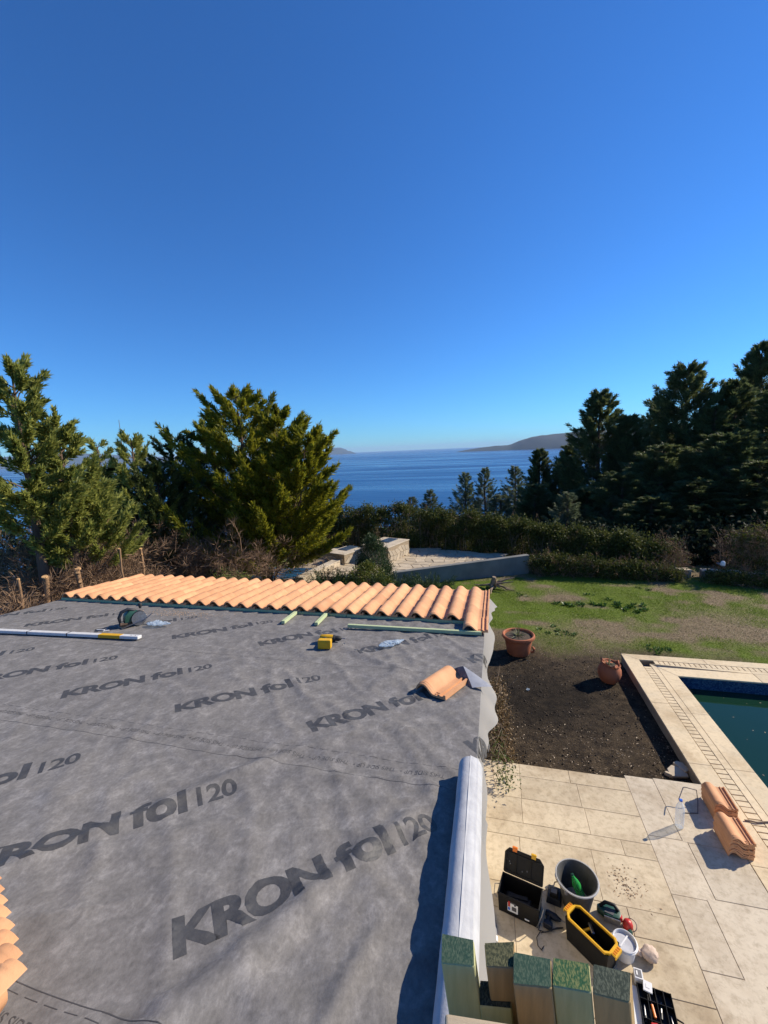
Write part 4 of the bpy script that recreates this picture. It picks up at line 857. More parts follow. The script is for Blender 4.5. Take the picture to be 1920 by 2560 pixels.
# raised stone-faced block with a skylight
e0 = at_z(972, 1408, TZ); e1 = at_z(1012, 1390, TZ); d = (e1 - e0); L = d.length; ux = d / L; nrm = Vector((-ux.y, ux.x, 0))   # right-hand face
bz = at_y(1011, 1354, e1.y).z
def block(label, a, c, wid, z1, seed, glass=True):
    t = thing('stone_block', label, 'planter', (a.x, a.y, TZ)); u = (c - a); L = u.length; u = u / L; n_ = Vector((-u.y, u.x, 0))
    if n_.x > 0: n_ = -n_
    pl = [a, c, c + n_ * wid, a + n_ * wid]; b_ = MB(); b_.prism([(p.x, p.y) for p in pl], TZ - .2, z1 - .02); b_.build('core', M['mortar'], t, True)
    cx = sum((p for p in pl), Vector()) / 4
    top = MB(); top.prism([((p.x - cx.x) * 1.03 + cx.x, (p.y - cx.y) * 1.03 + cx.y) for p in pl], z1 - .019, z1 + .02); top.build('top_slab', M['slab_pale'], t, True, bevel=.006)
    out = -n_
    voro_stones(0, L, TZ, z1 - .03, .26, lambda s, z: 0.05 < s < L - .03 and TZ < z < z1 - .06, 0, M['stone_pale'], t, seed, axis=lambda s, z, k: (a.x + u.x * s + out.x * (k + .02), a.y + u.y * s + out.y * (k + .02), z))
    v = n_
    voro_stones(0, wid, TZ, z1 - .03, .26, lambda s, z: 0.05 < s < wid - .03 and TZ < z < z1 - .06, 0, M['stone_pale'], t, seed + 1, axis=lambda s, z, k: (a.x + v.x * s - u.x * (k + .02), a.y + v.y * s - u.y * (k + .02), z))
    if glass:
        g0 = a + u * (L * .45) + n_ * (wid * .35); b_ = MB(); b_.prism([((g0 + p).x, (g0 + p).y) for p in (Vector((0, 0, 0)), u * .8, u * .8 + n_ * .5, n_ * .5)], z1 + .02, z1 + .05); b_.build('skylight', M['pane'], t, True)
    return t
block('stone-faced block with a small skylight beside the cone shrub', e0, e1 + ux * .4, 1.35, bz, 21)
f0 = at_z(862, 1412, TZ); f1 = at_z(905, 1396, TZ)
block('low stone-faced block left of the cone shrub with a blue skylight', f0, f0 + (f1 - f0).normalized() * 1.3, 1.0, TZ + .42, 25)
for lab, a, c, h in [('pale stone kerb wall running behind the cone shrub', at_z(905, 1398, TZ), at_z(760, 1385, TZ), .34), ('pale slanting kerb wall half hidden by the cypress boughs', at_z(748, 1458, TZ), at_z(842, 1412, TZ), .22)]:
    wall_run('kerb_wall', lab, (a.x, a.y, TZ), (c.x, c.y, TZ), h, h, .38, M['slab_pale'])
bp_ = MB(); p0 = at_z(742, 1445, TZ + .02); bp_.box((p0.x - .9, p0.y + .6, TZ + .012), (2.0, 1.5, .02)); tag(bp_.build('plunge_pool', M['pool_water']), 'small plunge pool glimpsed beside the slanting kerb wall', 'water', kind='structure')

# ------------------------------------------------------------------ shrubs by the terrace
def shrub(name, label, x, y, z, shape, n, seed, mat, leaf, cat='shrub', inner=.6, updir=.6, stems=True):
    """shape(h) -> radius fraction; dims (rx, ry, hgt)"""
    g = np.random.default_rng(seed); rx, ry, hg, fn = shape; t = thing(name, label, cat, (x, y, z), 0, 'shrubs beside the terrace')
    nc = max(30, n // 70); h = g.random(nc); a = g.random(nc) * 6.2832; rr = fn(h) * (inner + (1 - inner) * g.random(nc) ** .5) * (.85 + .3 * g.random(nc))
    C = np.stack([np.cos(a) * rr * rx, np.sin(a) * rr * ry, .05 + h * hg], -1); k = g.integers(0, nc, n)
    sg = min(rx, ry) * .13; pp = C[k] + g.normal(size=(n, 3)) * sg; D = C[k] * np.array([1 / rx, 1 / ry, 0]) + g.normal(size=(n, 3)) * .6; D[:, 2] += updir
    V, F = blades(pp, D, leaf[0] * (.6 + .8 * g.random(n)), leaf[1] * (.7 + .6 * g.random(n)), g); np_mesh('foliage', V, F, M[mat], t)
    b0 = np.zeros((40, 3)) + g.normal(size=(40, 3)) * np.array([.1 * rx, .1 * ry, 0]); b0[:, 2] = -.05; V, F = limbs_np(b0, C[g.integers(0, nc, 40)], .012, g); np_mesh('stems', V, F, M['driedwood'], t)['kind'] = 'stuff'
    return t
q = at_y(930, 1350, 14.9); shrub('cone_shrub', 'dark clipped cone-shaped shrub in front of the stone block', q.x, 14.9, GZ, (.78, .78, q.z - GZ, lambda h: np.clip(1 - h, 0, 1) ** .55 * np.clip(.75 + h, 0, 1)), 15000, 51, 'leaf_juniper', (.07, .022), inner=.85, updir=1.2)
q = at_y(915, 1418, 13.6); shrub('leafy_shrub', 'yellow-green leafy shrub just beyond the tiles', q.x, 13.6, GZ, (.85, .6, q.z - GZ, lambda h: np.sqrt(np.clip(1 - (1.6 * h - .5) ** 2, 0.02, 1))), 6000, 52, 'leaf_shrub', (.075, .04))
for lab, px, py, y, w in [('spreading dark juniper between the leafy shrub and the tiles', 985, 1440, 13.5, 1.0), ('feathery juniper along the foot of the grey wall', 1075, 1446, 13.9, .9), ('low juniper left of the cone shrub over the kerb', 820, 1432, 13.6, .8), ('sparse juniper sprays near the cypress foot', 730, 1460, 13.2, .8)]:
    q = at_y(px, py, y); g = np.random.default_rng(px); t = thing('juniper_shrub', lab, 'shrub', (q.x, y, GZ), 0, 'junipers below the terrace'); n_ = 130; a = g.random(n_) * 6.2832; hh = q.z - GZ
    b0 = np.stack([np.cos(a) * .2 * w, np.sin(a) * .2, hh * .15 + 0 * a], -1); t0 = np.stack([np.cos(a) * w * (.4 + .7 * g.random(n_)), np.sin(a) * .6 * (.4 + .7 * g.random(n_)), hh * (.35 + .7 * g.random(n_))], -1)
    V, F = join([plumes(b0, t0, 55, .09, .09, .016, g, .1, .6), limbs_np(b0, t0, .008, g)]); np_mesh('sprays', V, F, M['leaf_juniper'], t)

# ------------------------------------------------------------------ pines on the slope to the right
def pine_mesh(seed, H, r, nb=150, ns=14, m=50, rise=(.28, .5), pw=.66, z0=.6, leaf=(.34, .060)):
    g = np.random.default_rng(seed)
    return boughs(g, z0, H - .5, lambda h: r * (1 - h) ** pw + .16, nb, ns, m, leaf, rise, .75, .30, zpow=.92, smin=.18, sl=.30, vj=.11)
PV = [pine_mesh(101, 15, 3.4), pine_mesh(102, 15, 3.0, 140, 14, 50, (.35, .6), .74), pine_mesh(103, 15, 4.0, 160, 14, 50, (.22, .45), .62)]
pine_src = []
for i, ((V, F), (LV, LF)) in enumerate(PV):
    c = np_mesh('crown', V, F, M['leaf_pine']); l = np_mesh('limbs', LV, LF, M['bark']); COL.objects.unlink(c); COL.objects.unlink(l); pine_src.append((c.data, l.data))
c3 = np_mesh('crown', *pine_mesh(104, 15, 3.0, 90, 12, 34, (.3, .7), .85)[0], M['leaf_pine_pale']); COL.objects.unlink(c3); pine_src.append((c3.data, pine_src[1][1]))
tm = MB(); tm.tube([(0, 0, -1), (.1, 0, 4), (-.05, .1, 9), (0, 0, 15)], [.30, .24, .16, .02], 8); trunk_me = tm.mesh('trunk', 0, True); trunk_me.materials.append(M['bark'])
def pine(label, px, py, Y, rad, var, rot):
    q = at_y(px, py, Y); z0 = float(ground_z(q.x, Y)); H = q.z - z0; t = thing('pine_tree', label, 'tree', (q.x, Y, z0), rot, 'pines on the slope towards the sea')
    base_r = (3.4, 3.0, 4.0, 3.0)[var]; sx = rad / base_r; sz = H / 15
    for nm, me, k in (('crown', pine_src[var][0], 1), ('limbs', pine_src[var][1], 1), ('trunk', trunk_me, .9)):
        o = put(bpy.data.objects.new(nm, me), t); o.scale = (sx * k, sx * k, sz)
        if nm == 'limbs': o['kind'] = 'stuff'
for a in [('tall dark pine, second from the left of the high pines', 1502, 972, 31, 2.6, 0, .3), ('dark pine shoulder right of the first tall pine', 1575, 1035, 30, 2.2, 1, 2.0), ('thin pine top poking up between two tall pines', 1648, 985, 34, 1.7, 1, 4.0),
          ('tallest pine of the middle of the wood with a double tip', 1722, 905, 31, 2.9, 2, 1.1), ('broad pine just right of the double-tipped one', 1790, 1015, 29, 2.5, 0, 5.0), ('pine with a bare spike top near the right edge', 1842, 945, 30, 2.7, 1, 2.7),
          ('highest pine at the right picture edge', 1908, 852, 33, 2.5, 1, .9), ('dark pine cut off by the right picture edge', 1965, 960, 27, 2.8, 0, 3.3), ('slim dark pine standing in front of the sea beside the wood', 1350, 1120, 33, 1.5, 1, 1.9),
          ('dark pine at the left flank of the high wood', 1420, 1112, 33, 1.8, 0, 4.4), ('pale pine left of the slim dark pine', 1288, 1162, 36, 1.7, 3, 3.0), ('tall pale young pine in the middle of the bay view', 1212, 1166, 36, 1.5, 3, .4),
          ('pale young pine left of its taller neighbour before the bay', 1163, 1178, 35, 1.5, 3, 2.4), ('small pale pine top just above the hedge', 1075, 1222, 33, 1.3, 3, 1.0), ('smallest pine top above the hedge on the left', 1030, 1240, 33, 1.2, 3, 5.2),
          ('low pine between the pale pines and the wood', 1250, 1235, 30, 1.9, 3, 4.1), ('small sunlit pine before the dark wood', 1420, 1228, 23, 1.3, 3, 2.2), ('little bright pine deep in the shade of the wood', 1532, 1235, 24, 1.0, 3, 3.7),
          ('dark pine filling the wood below the double tip', 1660, 1110, 26, 3.0, 2, .2), ('dark low pine at the foot of the wood', 1560, 1180, 25, 2.6, 2, 1.5), ('dark pine filling the wood at the right', 1820, 1080, 25, 3.2, 2, 4.6),
          ('dark low pine above the right hedge', 1900, 1150, 23, 3.0, 0, 5.7), ('dark low pine above the gap in the hedge', 1740, 1200, 23, 2.8, 1, 2.9), ('dark pine behind the end of the clipped hedge', 1630, 1240, 22.5, 2.4, 2, 5.5),
          ('dark low pine left of the small sunlit pine', 1340, 1210, 27, 1.9, 0, 1.3), ('dark low pine at the wood edge behind the hedge', 1470, 1215, 26, 2.2, 1, .7)]: pine(*a)

def thicket(label, px, py, Y, w, seed):
    g = np.random.default_rng(seed); q = at_y(px, py, Y); z0 = float(ground_z(q.x, Y)); t = thing('bush', label, 'bush', (q.x, Y, z0 - .1), 0, 'dark bushes on the slope'); hh = q.z - z0; nc = 120; n_ = 4600
    a = g.random(nc) * 6.2832; e = np.sqrt(g.random(nc)); C = np.stack([np.cos(a) * e * w, np.sin(a) * e * 1.1, hh * (.08 + .9 * g.random(nc) * np.sqrt(np.clip(1 - .75 * e * e, 0, 1)))], -1); k = g.integers(0, nc, n_)
    V, F = blades(C[k] + g.normal(size=(n_, 3)) * .26, g.normal(size=(n_, 3)) + np.array([0, 0, .6]), .19, .11, g); np_mesh('foliage', V, F, M['leaf_bush'], t); b0 = np.zeros((40, 3)); V, F = limbs_np(b0 + g.normal(size=(40, 3)) * np.array([.3, .2, 0]), C[g.integers(0, nc, 40)], .03, g); np_mesh('stems', V, F, M['bark'], t)['kind'] = 'stuff'
for a in [('dark bush closing the view below the left-edge conifer', 10, 1290, 12.5, 2.4, 81), ('dark bush closing the view behind the light green conifer', 160, 1280, 13.0, 2.2, 82), ('dark bush closing the view behind the pointed conifer', 280, 1260, 14.0, 2.0, 83), ('dark bush closing the view behind the dark cypresses', 440, 1290, 15.0, 2.2, 84), ('dark bush behind the left end of the clipped hedge', 1400, 1310, 21.5, 1.6, 71), ('dark bush behind the middle of the clipped hedge', 1510, 1315, 21.0, 1.7, 72), ('dark bush behind the brown hedge end', 1620, 1318, 20.6, 1.7, 73), ('blue-black bush filling the gap beside the white lamp', 1745, 1325, 20.2, 1.5, 74), ('dark bush behind the leafless hedge', 1850, 1300, 20.2, 1.7, 75), ('dark bush at the right edge above the wall', 1960, 1295, 20.0, 1.9, 76),
          ('bush filling the slope behind the terrace hedge', 1270, 1300, 22.5, 1.6, 77), ('low bush on the slope under the bay view', 1150, 1290, 22.5, 1.6, 78), ('low bush on the slope right of the cypress', 1020, 1290, 22.8, 1.6, 79), ('lowest bush beside the cypress boughs', 890, 1295, 22.8, 1.6, 80)]: thicket(*a)

# ------------------------------------------------------------------ grass, weeds, litter
def scatter(n, x0, x1, y0, y1, keep):
    x = rng.uniform(x0, x1, n); y = rng.uniform(y0, y1, n); k = keep(x, y); return x[k], y[k]
def outside_pool(x, y): return ~((x > 2.84) & (y < 10.32)) & ~((x < -.05) & (y < 6.1))
def k_green(x, y): g, d = lawn_green(x, y); return (rng.random(len(x)) < g * .95 + .03 * (1 - d)) & outside_pool(x, y)
x, y = scatter(210000, -2.5, 11.5, 9.0, 18.6, k_green)
P = np.stack([x, y, ground_z(x, y) - .005], -1); D = rng.normal(size=P.shape) * .55; D[:, 2] = 1
V, F = blades(P, D, .022 + .07 * rng.random(len(x)) * vnoise(x * 2, y * 2) ** 2, .010, rng); tag(np_mesh('grass', V, F, M['grass']), 'short green grass growing in patches on the lawn', 'grass', kind='stuff')
def k_dry(x, y): g, d = lawn_green(x, y); return (rng.random(len(x)) < (1 - g) * (1 - d) * .8) & outside_pool(x, y)
x, y = scatter(110000, -2.5, 11.5, 9.5, 18.0, k_dry); P = np.stack([x, y, ground_z(x, y)], -1); D = rng.normal(size=P.shape); D[:, 2] = np.abs(D[:, 2]) * .35
V, F = blades(P, D, .03 + .05 * rng.random(len(x)), .007, rng); tag(np_mesh('dry_grass', V, F, M['grass_dry']), 'dry straw-coloured grass between the green patches', 'grass', kind='stuff')
def k_lit(x, y): return outside_pool(x, y) & (rng.random(len(x)) < np.where(y < 7.6, .75, .12)) & (y > 6.26)
x, y = scatter(2600, .05, 2.84, 6.26, 10.2, k_lit); x2, y2 = scatter(1100, .4, 9, 10.4, 16, lambda x, y: x > -9)
x = np.concatenate([x, x2]); y = np.concatenate([y, y2]); P = np.stack([x, y, ground_z(x, y) + .008], -1); D = rng.normal(size=P.shape); D[:, 2] *= .2
V, F = blades(P, D, .015 + .045 * rng.random(len(x)) ** 2, .012, rng, .1); tag(np_mesh('leaf_litter', V, F, M['litter']), 'scattered dry leaves and wood chips on the soil', 'litter', kind='stuff')
# small clods of soil
n_ = 700; x, y = scatter(n_, .0, 2.84, 6.3, 10.3, outside_pool); cl = MB()
parts = []
for i in range(len(x)):
    s = rnd.uniform(.006, .022); z = float(ground_z(x[i], y[i]))
    v = np.array([(-1, 0, 0), (0, -1, 0), (1, 0, 0), (0, 1, 0), (0, 0, 1), (0, 0, -.6)]) * s * rng.uniform(.6, 1.3, (6, 3)) + np.array([x[i], y[i], z + s * .3]); f = np.array([(0, 1, 4), (1, 2, 4), (2, 3, 4), (3, 0, 4), (1, 0, 5), (2, 1, 5), (3, 2, 5), (0, 3, 5)]); parts.append((v, f))
V, F = join(parts); tag(np_mesh('soil_clods', V, F, M['soil']), 'small crumbs of dark soil on the bed', 'soil', kind='stuff')
def weed(label, px, py, w, d, n, seed, size=.11):
    g = np.random.default_rng(seed); q = at_z(px, py, -.2); t = thing('weed_clump', label, 'weeds', (q.x, q.y, float(ground_z(q.x, q.y)) - .01), 0, 'weeds on the lawn')
    k = max(4, n // 14); C = np.stack([g.normal(size=k) * w * .4, g.normal(size=k) * d * .4, 0 * g.random(k)], -1); i = g.integers(0, k, n); a = g.random(n) * 6.2832
    D = np.stack([np.cos(a), np.sin(a), .45 + .6 * g.random(n)], -1); P = C[i] + D * .02
    V, F = blades(P, D, size * (.6 + .7 * g.random(n)), size * .45 * (.7 + .5 * g.random(n)), g, .12); np_mesh('foliage', V, F, M['leaf_weed'], t)
for i, a in enumerate([('wide patch of broad-leaved weeds in the middle of the lawn', 1565, 1515, 1.1, .45, 260), ('small clump of broad-leaved weeds left of the wide patch', 1425, 1512, .45, .3, 110), ('tuft of weeds at the right end of the grey wall', 1335, 1430, .5, .3, 120),
                       ('little weed rosette near the root stump', 1300, 1488, .3, .2, 40), ('little weed rosette farther out on the lawn', 1460, 1485, .3, .2, 40), ('weeds at the lawn edge by the pool corner', 1630, 1625, .5, .25, 120), ('grassy weeds right of the first pot', 1400, 1580, .7, .4, 150),
                       ('single low weed in front of the clipped hedge', 1615, 1472, .4, .25, 50)]): weed(*a, seed=200 + i, size=.075 if i > 2 else .12)
# uprooted stump
q = at_z(1232, 1470, -.2); t = thing('root_stump', 'uprooted tree stump with bare roots lying on the lawn', 'stump', (q.x, q.y, -.2))
gr = random.Random(4)
def rootp(a, L, r, up, k=6):
    pts = []; p = Vector((0, 0, .12)); d = Vector((math.cos(a), math.sin(a), up))
    for i in range(k): pts.append(p.copy()); p = p + d * (L / k); d = (d + Vector((gr.uniform(-.3, .3), gr.uniform(-.3, .3), gr.uniform(-.25, .12)))).normalized(); p.z = max(p.z, .02)
    return pts, [r * (1 - .75 * i / (k - 1)) for i in range(k)]
MB().tube([(0, 0, .02), (.02, .02, .2), (.05, .0, .42)], [.13, .10, .07], 9).build('trunk', M['driedwood'], t, smooth=True)
for i in range(16):
    p, r = rootp(gr.uniform(0, 6.28), gr.uniform(.4, 1.0), gr.uniform(.025, .055), gr.uniform(-.1, .5)); MB().tube(p, r, 6).build('root', M['driedwood'], t, smooth=True)
p, r = rootp(-.1, 1.1, .05, .02); MB().tube(p, r, 7).build('root', M['driedwood'], t, smooth=True)
# ================================================================== THINGS ON THE ROOF
def on_felt(px, py, h=0.0):
    q = at_roof(px, py); q.z += .012 + h; return q
# loose tile in front
def free_tile(label, loc, rot, group):
    o = put(bpy.data.objects.new('roof_tile', TILE)); o.location = loc; o.rotation_euler = rot; o.scale = (.98, .98, .98); return tag(o, label, 'roof tile', group)
q = on_felt(640 + 985 / 2.37, 1400 + 790 / 2.37)
free_tile('single loose terracotta tile lying on the felt by the folded corner', (-.560, 2.865, rz(2.865) + .026), roof_rot(R_(-24)), 'loose roof tiles')
# battens
def loose_batten(label, a, c, w=.040, h=.034):
    a = Vector((a[0], a[1], 0)); c = Vector((c[0], c[1], 0)); d = c - a; L = d.length; ang = math.atan2(d.y, d.x); m_ = (a + c) / 2
    b_ = MB(); b_.box((0, 0, h / 2), (L, w, h)); o = b_.build('wooden_batten', M['batten'], bevel=.002); o.location = (m_.x, m_.y, rz(m_.y) + .016); o.rotation_euler = roof_rot(ang); return tag(o, label, 'batten', 'loose battens')
loose_batten('long pale green batten carrying the lowest right tile', (-1.545, 4.165), (-.12, 4.20))
loose_batten('short pale green batten stub sticking out left below the tiles', (-2.31, 4.13), (-2.345, 4.52))
loose_batten('short pale green batten stub nearer the long batten', (-1.915, 4.15), (-1.95, 4.53))
# aluminium straightedge
a = at_roof(4, 1584); c = at_roof(350, 1600); d = c - a; ang = math.atan2(d.y, d.x); L = 1.80
t = thing('spirit_level', 'long aluminium straightedge with a yellow section lying on the felt', 'level', (c.x, c.y, rz(c.y) + .014), 0, rot=roof_rot(ang))
b_ = MB(); b_.box((-L / 2, 0, .016), (L, .060, .032)); b_.build('bar', M['alu'], t, bevel=.003)
b_ = MB(); b_.box((-.34, 0, .0165), (.26, .0615, .0335)); b_.build('yellow_band', M['yellow_plastic'], t, bevel=.002)
for x in (-.10, -.05): b_ = MB(); b_.lathe([(.006, 0), (.006, .0335)], 10, cap=True, c=(x, 0, 0)); b_.build('hole_plug', M['ink'], t)
for x in (-.85, -1.35): b_ = MB(); b_.box((x, 0, .0168), (.012, .0622, .0345)); b_.build('clamp', M['ink'], t)
# circular saw
q = on_felt(333, 1566); t = thing('circular_saw', 'dark green circular saw lying on the felt near the left tiles', 'saw', (q.x, q.y, q.z), 0, rot=roof_rot(R_(62)))
t.scale = (.86, .86, .86)
XY = Matrix.Rotation(R_(90), 4, 'X')
b_ = MB(); b_.box((.0, .02, .006), (.30, .15, .005)); o = b_.build('shoe', M['steel'], t, bevel=.001); o.rotation_euler = (R_(0), R_(-14), 0); o.location = (0, 0, .03)
mT = Matrix.Translation((.07, .0, .105)) @ XY
b_ = MB(); b_.lathe([(.0, -.022), (.074, -.022), (.082, -.010), (.082, .018), (.05, .026), (.0, .026)], 28, mT); b_.build('blade_guard', M['dark_plastic'], t, smooth=True)
b_ = MB(); b_.lathe([(.0, -.003), (.092, -.003), (.092, .0), (.0, .0)], 36, Matrix.Translation((.07, -.03, .085)) @ XY); b_.build('blade', M['steel'], t)
b_ = MB(); b_.lathe([(.0, .02), (.048, .02), (.052, .04), (.052, .15), (.046, .165), (.0, .168)], 20, Matrix.Translation((.06, -.02, .115)) @ Matrix.Rotation(R_(-90), 4, 'X')); b_.build('motor', M['green_plastic'], t, smooth=True)
b_ = MB(); b_.tube([(.03, .02, .19), (-.05, .02, .225), (-.125, .02, .20), (-.155, .02, .13), (-.14, .02, .06), (-.06, .02, .05)], [.022, .021, .022, .021, .022, .022], 10); b_.build('handle', M['dark_plastic'], t, smooth=True)
b_ = MB(); b_.tube([(-.15, .02, .045), (-.02, .03, .04)], [.028, .030], 10); b_.build('rear_housing', M['bark'], t, smooth=True)
b_ = MB(); b_.lathe([(.0, .07), (.02, .068), (.027, .055), (.022, .03), (.012, .0), (0, 0)], 14, Matrix.Translation((.11, .05, .20))); b_.build('front_knob', M['rubber'], t, smooth=True)
b_ = MB(); b_.prism([(-.10, .05), (.10, .05), (.12, .11), (.07, .185), (-.04, .20), (-.09, .15)], -.05, .055, Matrix.Translation((0, .045, 0)) @ XY); b_.build('gear_housing', M['green_plastic'], t, bevel=.015, seg=2, smooth=True)
b_ = MB(); b_.tube([(.10, -.03, .03), (.22, -.05, .12)], .006, 6); b_.build('fence_rod', M['steel'], t)
# plastic bags
def bag(label, px, py, lx, ly, hz, ang, seed, mat='clear_bag'):
    q = on_felt(px, py); g = random.Random(seed); b_ = MB(); vs = []; fs = []; n_, k_ = 22, 12
    for i in range(n_ + 1):
        f = i / n_; w = math.sin(math.pi * min(1, f * 1.02)) ** .6 * (1 - .45 * f)
        for j in range(k_):
            a = 2 * math.pi * j / k_; p = Vector((f * 6, math.cos(a) * 1.6, math.sin(a) * 1.6 + seed)); nz_ = mnoise.noise(p) * .55 + mnoise.noise(p * 3) * .35
            vs.append(((f - .5) * lx, math.cos(a) * ly / 2 * w * (1 + nz_ * .7), max(.002, hz * .5 + math.sin(a) * hz * .5 * w * (1 + nz_ * 1.2))))
    for i in range(n_):
        for j in range(k_): fs.append((i * k_ + j, i * k_ + (j + 1) % k_, (i + 1) * k_ + (j + 1) % k_, (i + 1) * k_ + j))
    b_.add(vs, fs); o = b_.build('plastic_bag', M[mat]); o.location = q; o.rotation_euler = roof_rot(ang); return tag(o, label, 'plastic bag', 'plastic bags on the felt')
bag('crumpled clear plastic bag beside the circular saw', 398, 1566, .30, .15, .05, R_(8), 1)
bag('crumpled clear plastic bag between the drill and the verge', 980, 1616, .30, .13, .05, R_(48), 2)
# cordless drill lying on its side, battery towards the camera
q = on_felt(820, 1618); t = thing('cordless_drill', 'yellow and black cordless drill lying on the felt', 'drill', (q.x, q.y, q.z), 0, rot=roof_rot(R_(8)))
rx = Matrix.Rotation(R_(90), 4, 'Y')
b_ = MB(); b_.lathe([(.0, -.10), (.028, -.10), (.036, -.085), (.038, -.02), (.034, .03), (.0, .03)], 16, Matrix.Translation((0, .10, .042)) @ rx); b_.build('motor_body', M['yellow_plastic'], t, smooth=True)
b_ = MB(); b_.lathe([(.034, .03), (.030, .05), (.026, .052), (.027, .085), (.018, .105), (.008, .115), (.0, .115)], 16, Matrix.Translation((0, .10, .042)) @ rx); b_.build('chuck', M['rubber'], t, smooth=True)
b_ = MB(); b_.lathe([(.004, .11), (.004, .15), (.0, .152)], 8, Matrix.Translation((0, .10, .042)) @ rx); b_.build('bit', M['steel'], t)
b_ = MB(); b_.tube([(-.045, .085, .040), (-.038, .03, .040), (-.028, -.03, .042)], [.026, .023, .026], 10); b_.build('grip', M['rubber'], t, smooth=True)
b_ = MB(); b_.box((-.06, .12, .055), (.06, .06, .045)); b_.build('motor_vent', M['ink'], t, bevel=.008)
b_ = MB(); b_.box((-.012, -.065, .048), (.125, .07, .085)); o = b_.build('battery', M['yellow_plastic'], t, bevel=.010, seg=2)
b_ = MB(); b_.box((-.014, -.102, .048), (.075, .004, .055)); b_.build('battery_panel', M['orange_plastic'] if False else M['yellow_plastic'], o, bevel=.002)
b_ = MB(); b_.box((-.012, -.026, .048), (.11, .012, .072)); b_.build('battery_foot', M['rubber'], t, bevel=.004)
q = on_felt(861, 1613); b_ = MB(); b_.lathe([(.0, 0), (.008, 0), (.008, .004), (.004, .005), (.003, .03), (0, .034)], 8, Matrix.Rotation(R_(80), 4, 'X')); o = b_.build('screw', M['steel'], smooth=True); o.location = (q.x, q.y, q.z + .006); tag(o, 'loose screw on the felt beside the drill', 'screw')
# sawdust and offcuts by the saw
g = np.random.default_rng(77); qa = at_roof(430, 1540); n_ = 700; x = qa.x + g.normal(size=n_) * .32; y = qa.y + .10 + g.normal(size=n_) * .07; z = ROOF_Z0 + ROOF_S * y + felt_h(x, y) + .004
V, F = blades(np.stack([x, y, z], -1), g.normal(size=(n_, 3)) * np.array([1, 1, .15]), .008, .005, g); tag(np_mesh('sawdust', V, F, M['cutwood']), 'scatter of pale sawdust on the felt', 'sawdust', kind='stuff')
for i, (px, py, L, an) in enumerate([(252, 1578, .10, .1), (266, 1580, .06, .8)]):
    q = on_felt(px, py); b_ = MB(); b_.box((0, 0, .004), (L, .010, .006)); o = b_.build('wood_splinter', M['paper'], bevel=.001); o.location = q; o.rotation_euler = roof_rot(an); tag(o, ('longer' if i == 0 else 'shorter') + ' white splinter lying left of the circular saw', 'splinter', 'white splinters')
# roll of felt at the verge
t = thing('felt_roll', 'thick white-backed roll of roofing felt lying along the verge', 'roll', (-.118, 2.0, rz(2.0) + .074), 0, rot=(math.atan(ROOF_S), 0, R_(.7)))
RL = 1.17; rr = .058; vs = []; n_ = 40
b_ = MB(); Mx = Matrix.Rotation(R_(90), 4, 'X')
prof = []
for i in range(29):
    f = i / 28; prof.append((rr * (1 + .012 * math.sin(f * 17) + .010 * math.sin(f * 41 + 1)), f * RL))
b_.lathe([(.030, .0), (rr * .93, .0), (rr, .004)] + prof[1:] + [(rr * .93, RL + .002), (.030, RL + .003)], 36, Mx); roll = b_.build('felt_winding', M['felt_white'], t, smooth=True)
b_ = MB(); b_.lathe([(.030, -.012), (.036, -.012), (.036, RL + .01), (.030, RL + .01), (.030, -.012)], 20, Mx); b_.build('cardboard_core', M['plank'], t, smooth=True)
b_ = MB(); b_.add([(.0, 0, rr + .002), (.0, -RL, rr + .002), (.040, -RL, rr * .72 + .004), (.040, 0, rr * .72 + .004), (.060, 0, .0), (.060, -RL, .0)], [(0, 1, 2, 3), (3, 2, 5, 4)]); b_.build('loose_flap', M['felt_white'], t)
# folded felt corner
ca = at_roof(640 + 1228 / 2.37, 1400 + 628 / 2.37, .10); cb_ = at_roof(640 + 1282 / 2.37, 1400 + 757 / 2.37, .022); cc = at_roof(640 + 1402 / 2.37, 1400 + 752 / 2.37, .035)
root = at_roof(640 + 1150 / 2.37, 1400 + 660 / 2.37, .014); t = thing('felt_corner', 'white underside of a folded felt corner beside the loose tile', 'felt', (ca.x, ca.y, rz(ca.y)))
def sheet(p, q_, r, bulge, mat, name, n_=10):
    vs = []; fs = []; row = []
    for i in range(n_ + 1):
        l = []
        for j in range(n_ - i + 1):
            u, v = i / n_, j / n_; w_ = 1 - u - v; k = len(vs); P_ = p * w_ + q_ * u + r * v; P_.z += bulge * 4 * (u * v + v * w_ + u * w_) / 1.3 * (.8 + .4 * mnoise.noise(P_ * 9)); vs.append(tuple(P_)); l.append(k)
        row.append(l)
    for i in range(n_):
        for j in range(n_ - i):
            fs.append((row[i][j], row[i + 1][j], row[i][j + 1]))
            if j < n_ - i - 1: fs.append((row[i + 1][j], row[i + 1][j + 1], row[i][j + 1]))
    b_ = MB(); b_.add(vs, fs); return b_.build(name, mat, t, True, smooth=True)
sheet(ca, cb_, cc, .008, M['felt_white'], 'white_side'); sheet(ca + Vector((0, .002, -.002)), cb_ + Vector((-.0, 0, -.004)), root, .012, M['membrane'], 'grey_fold')
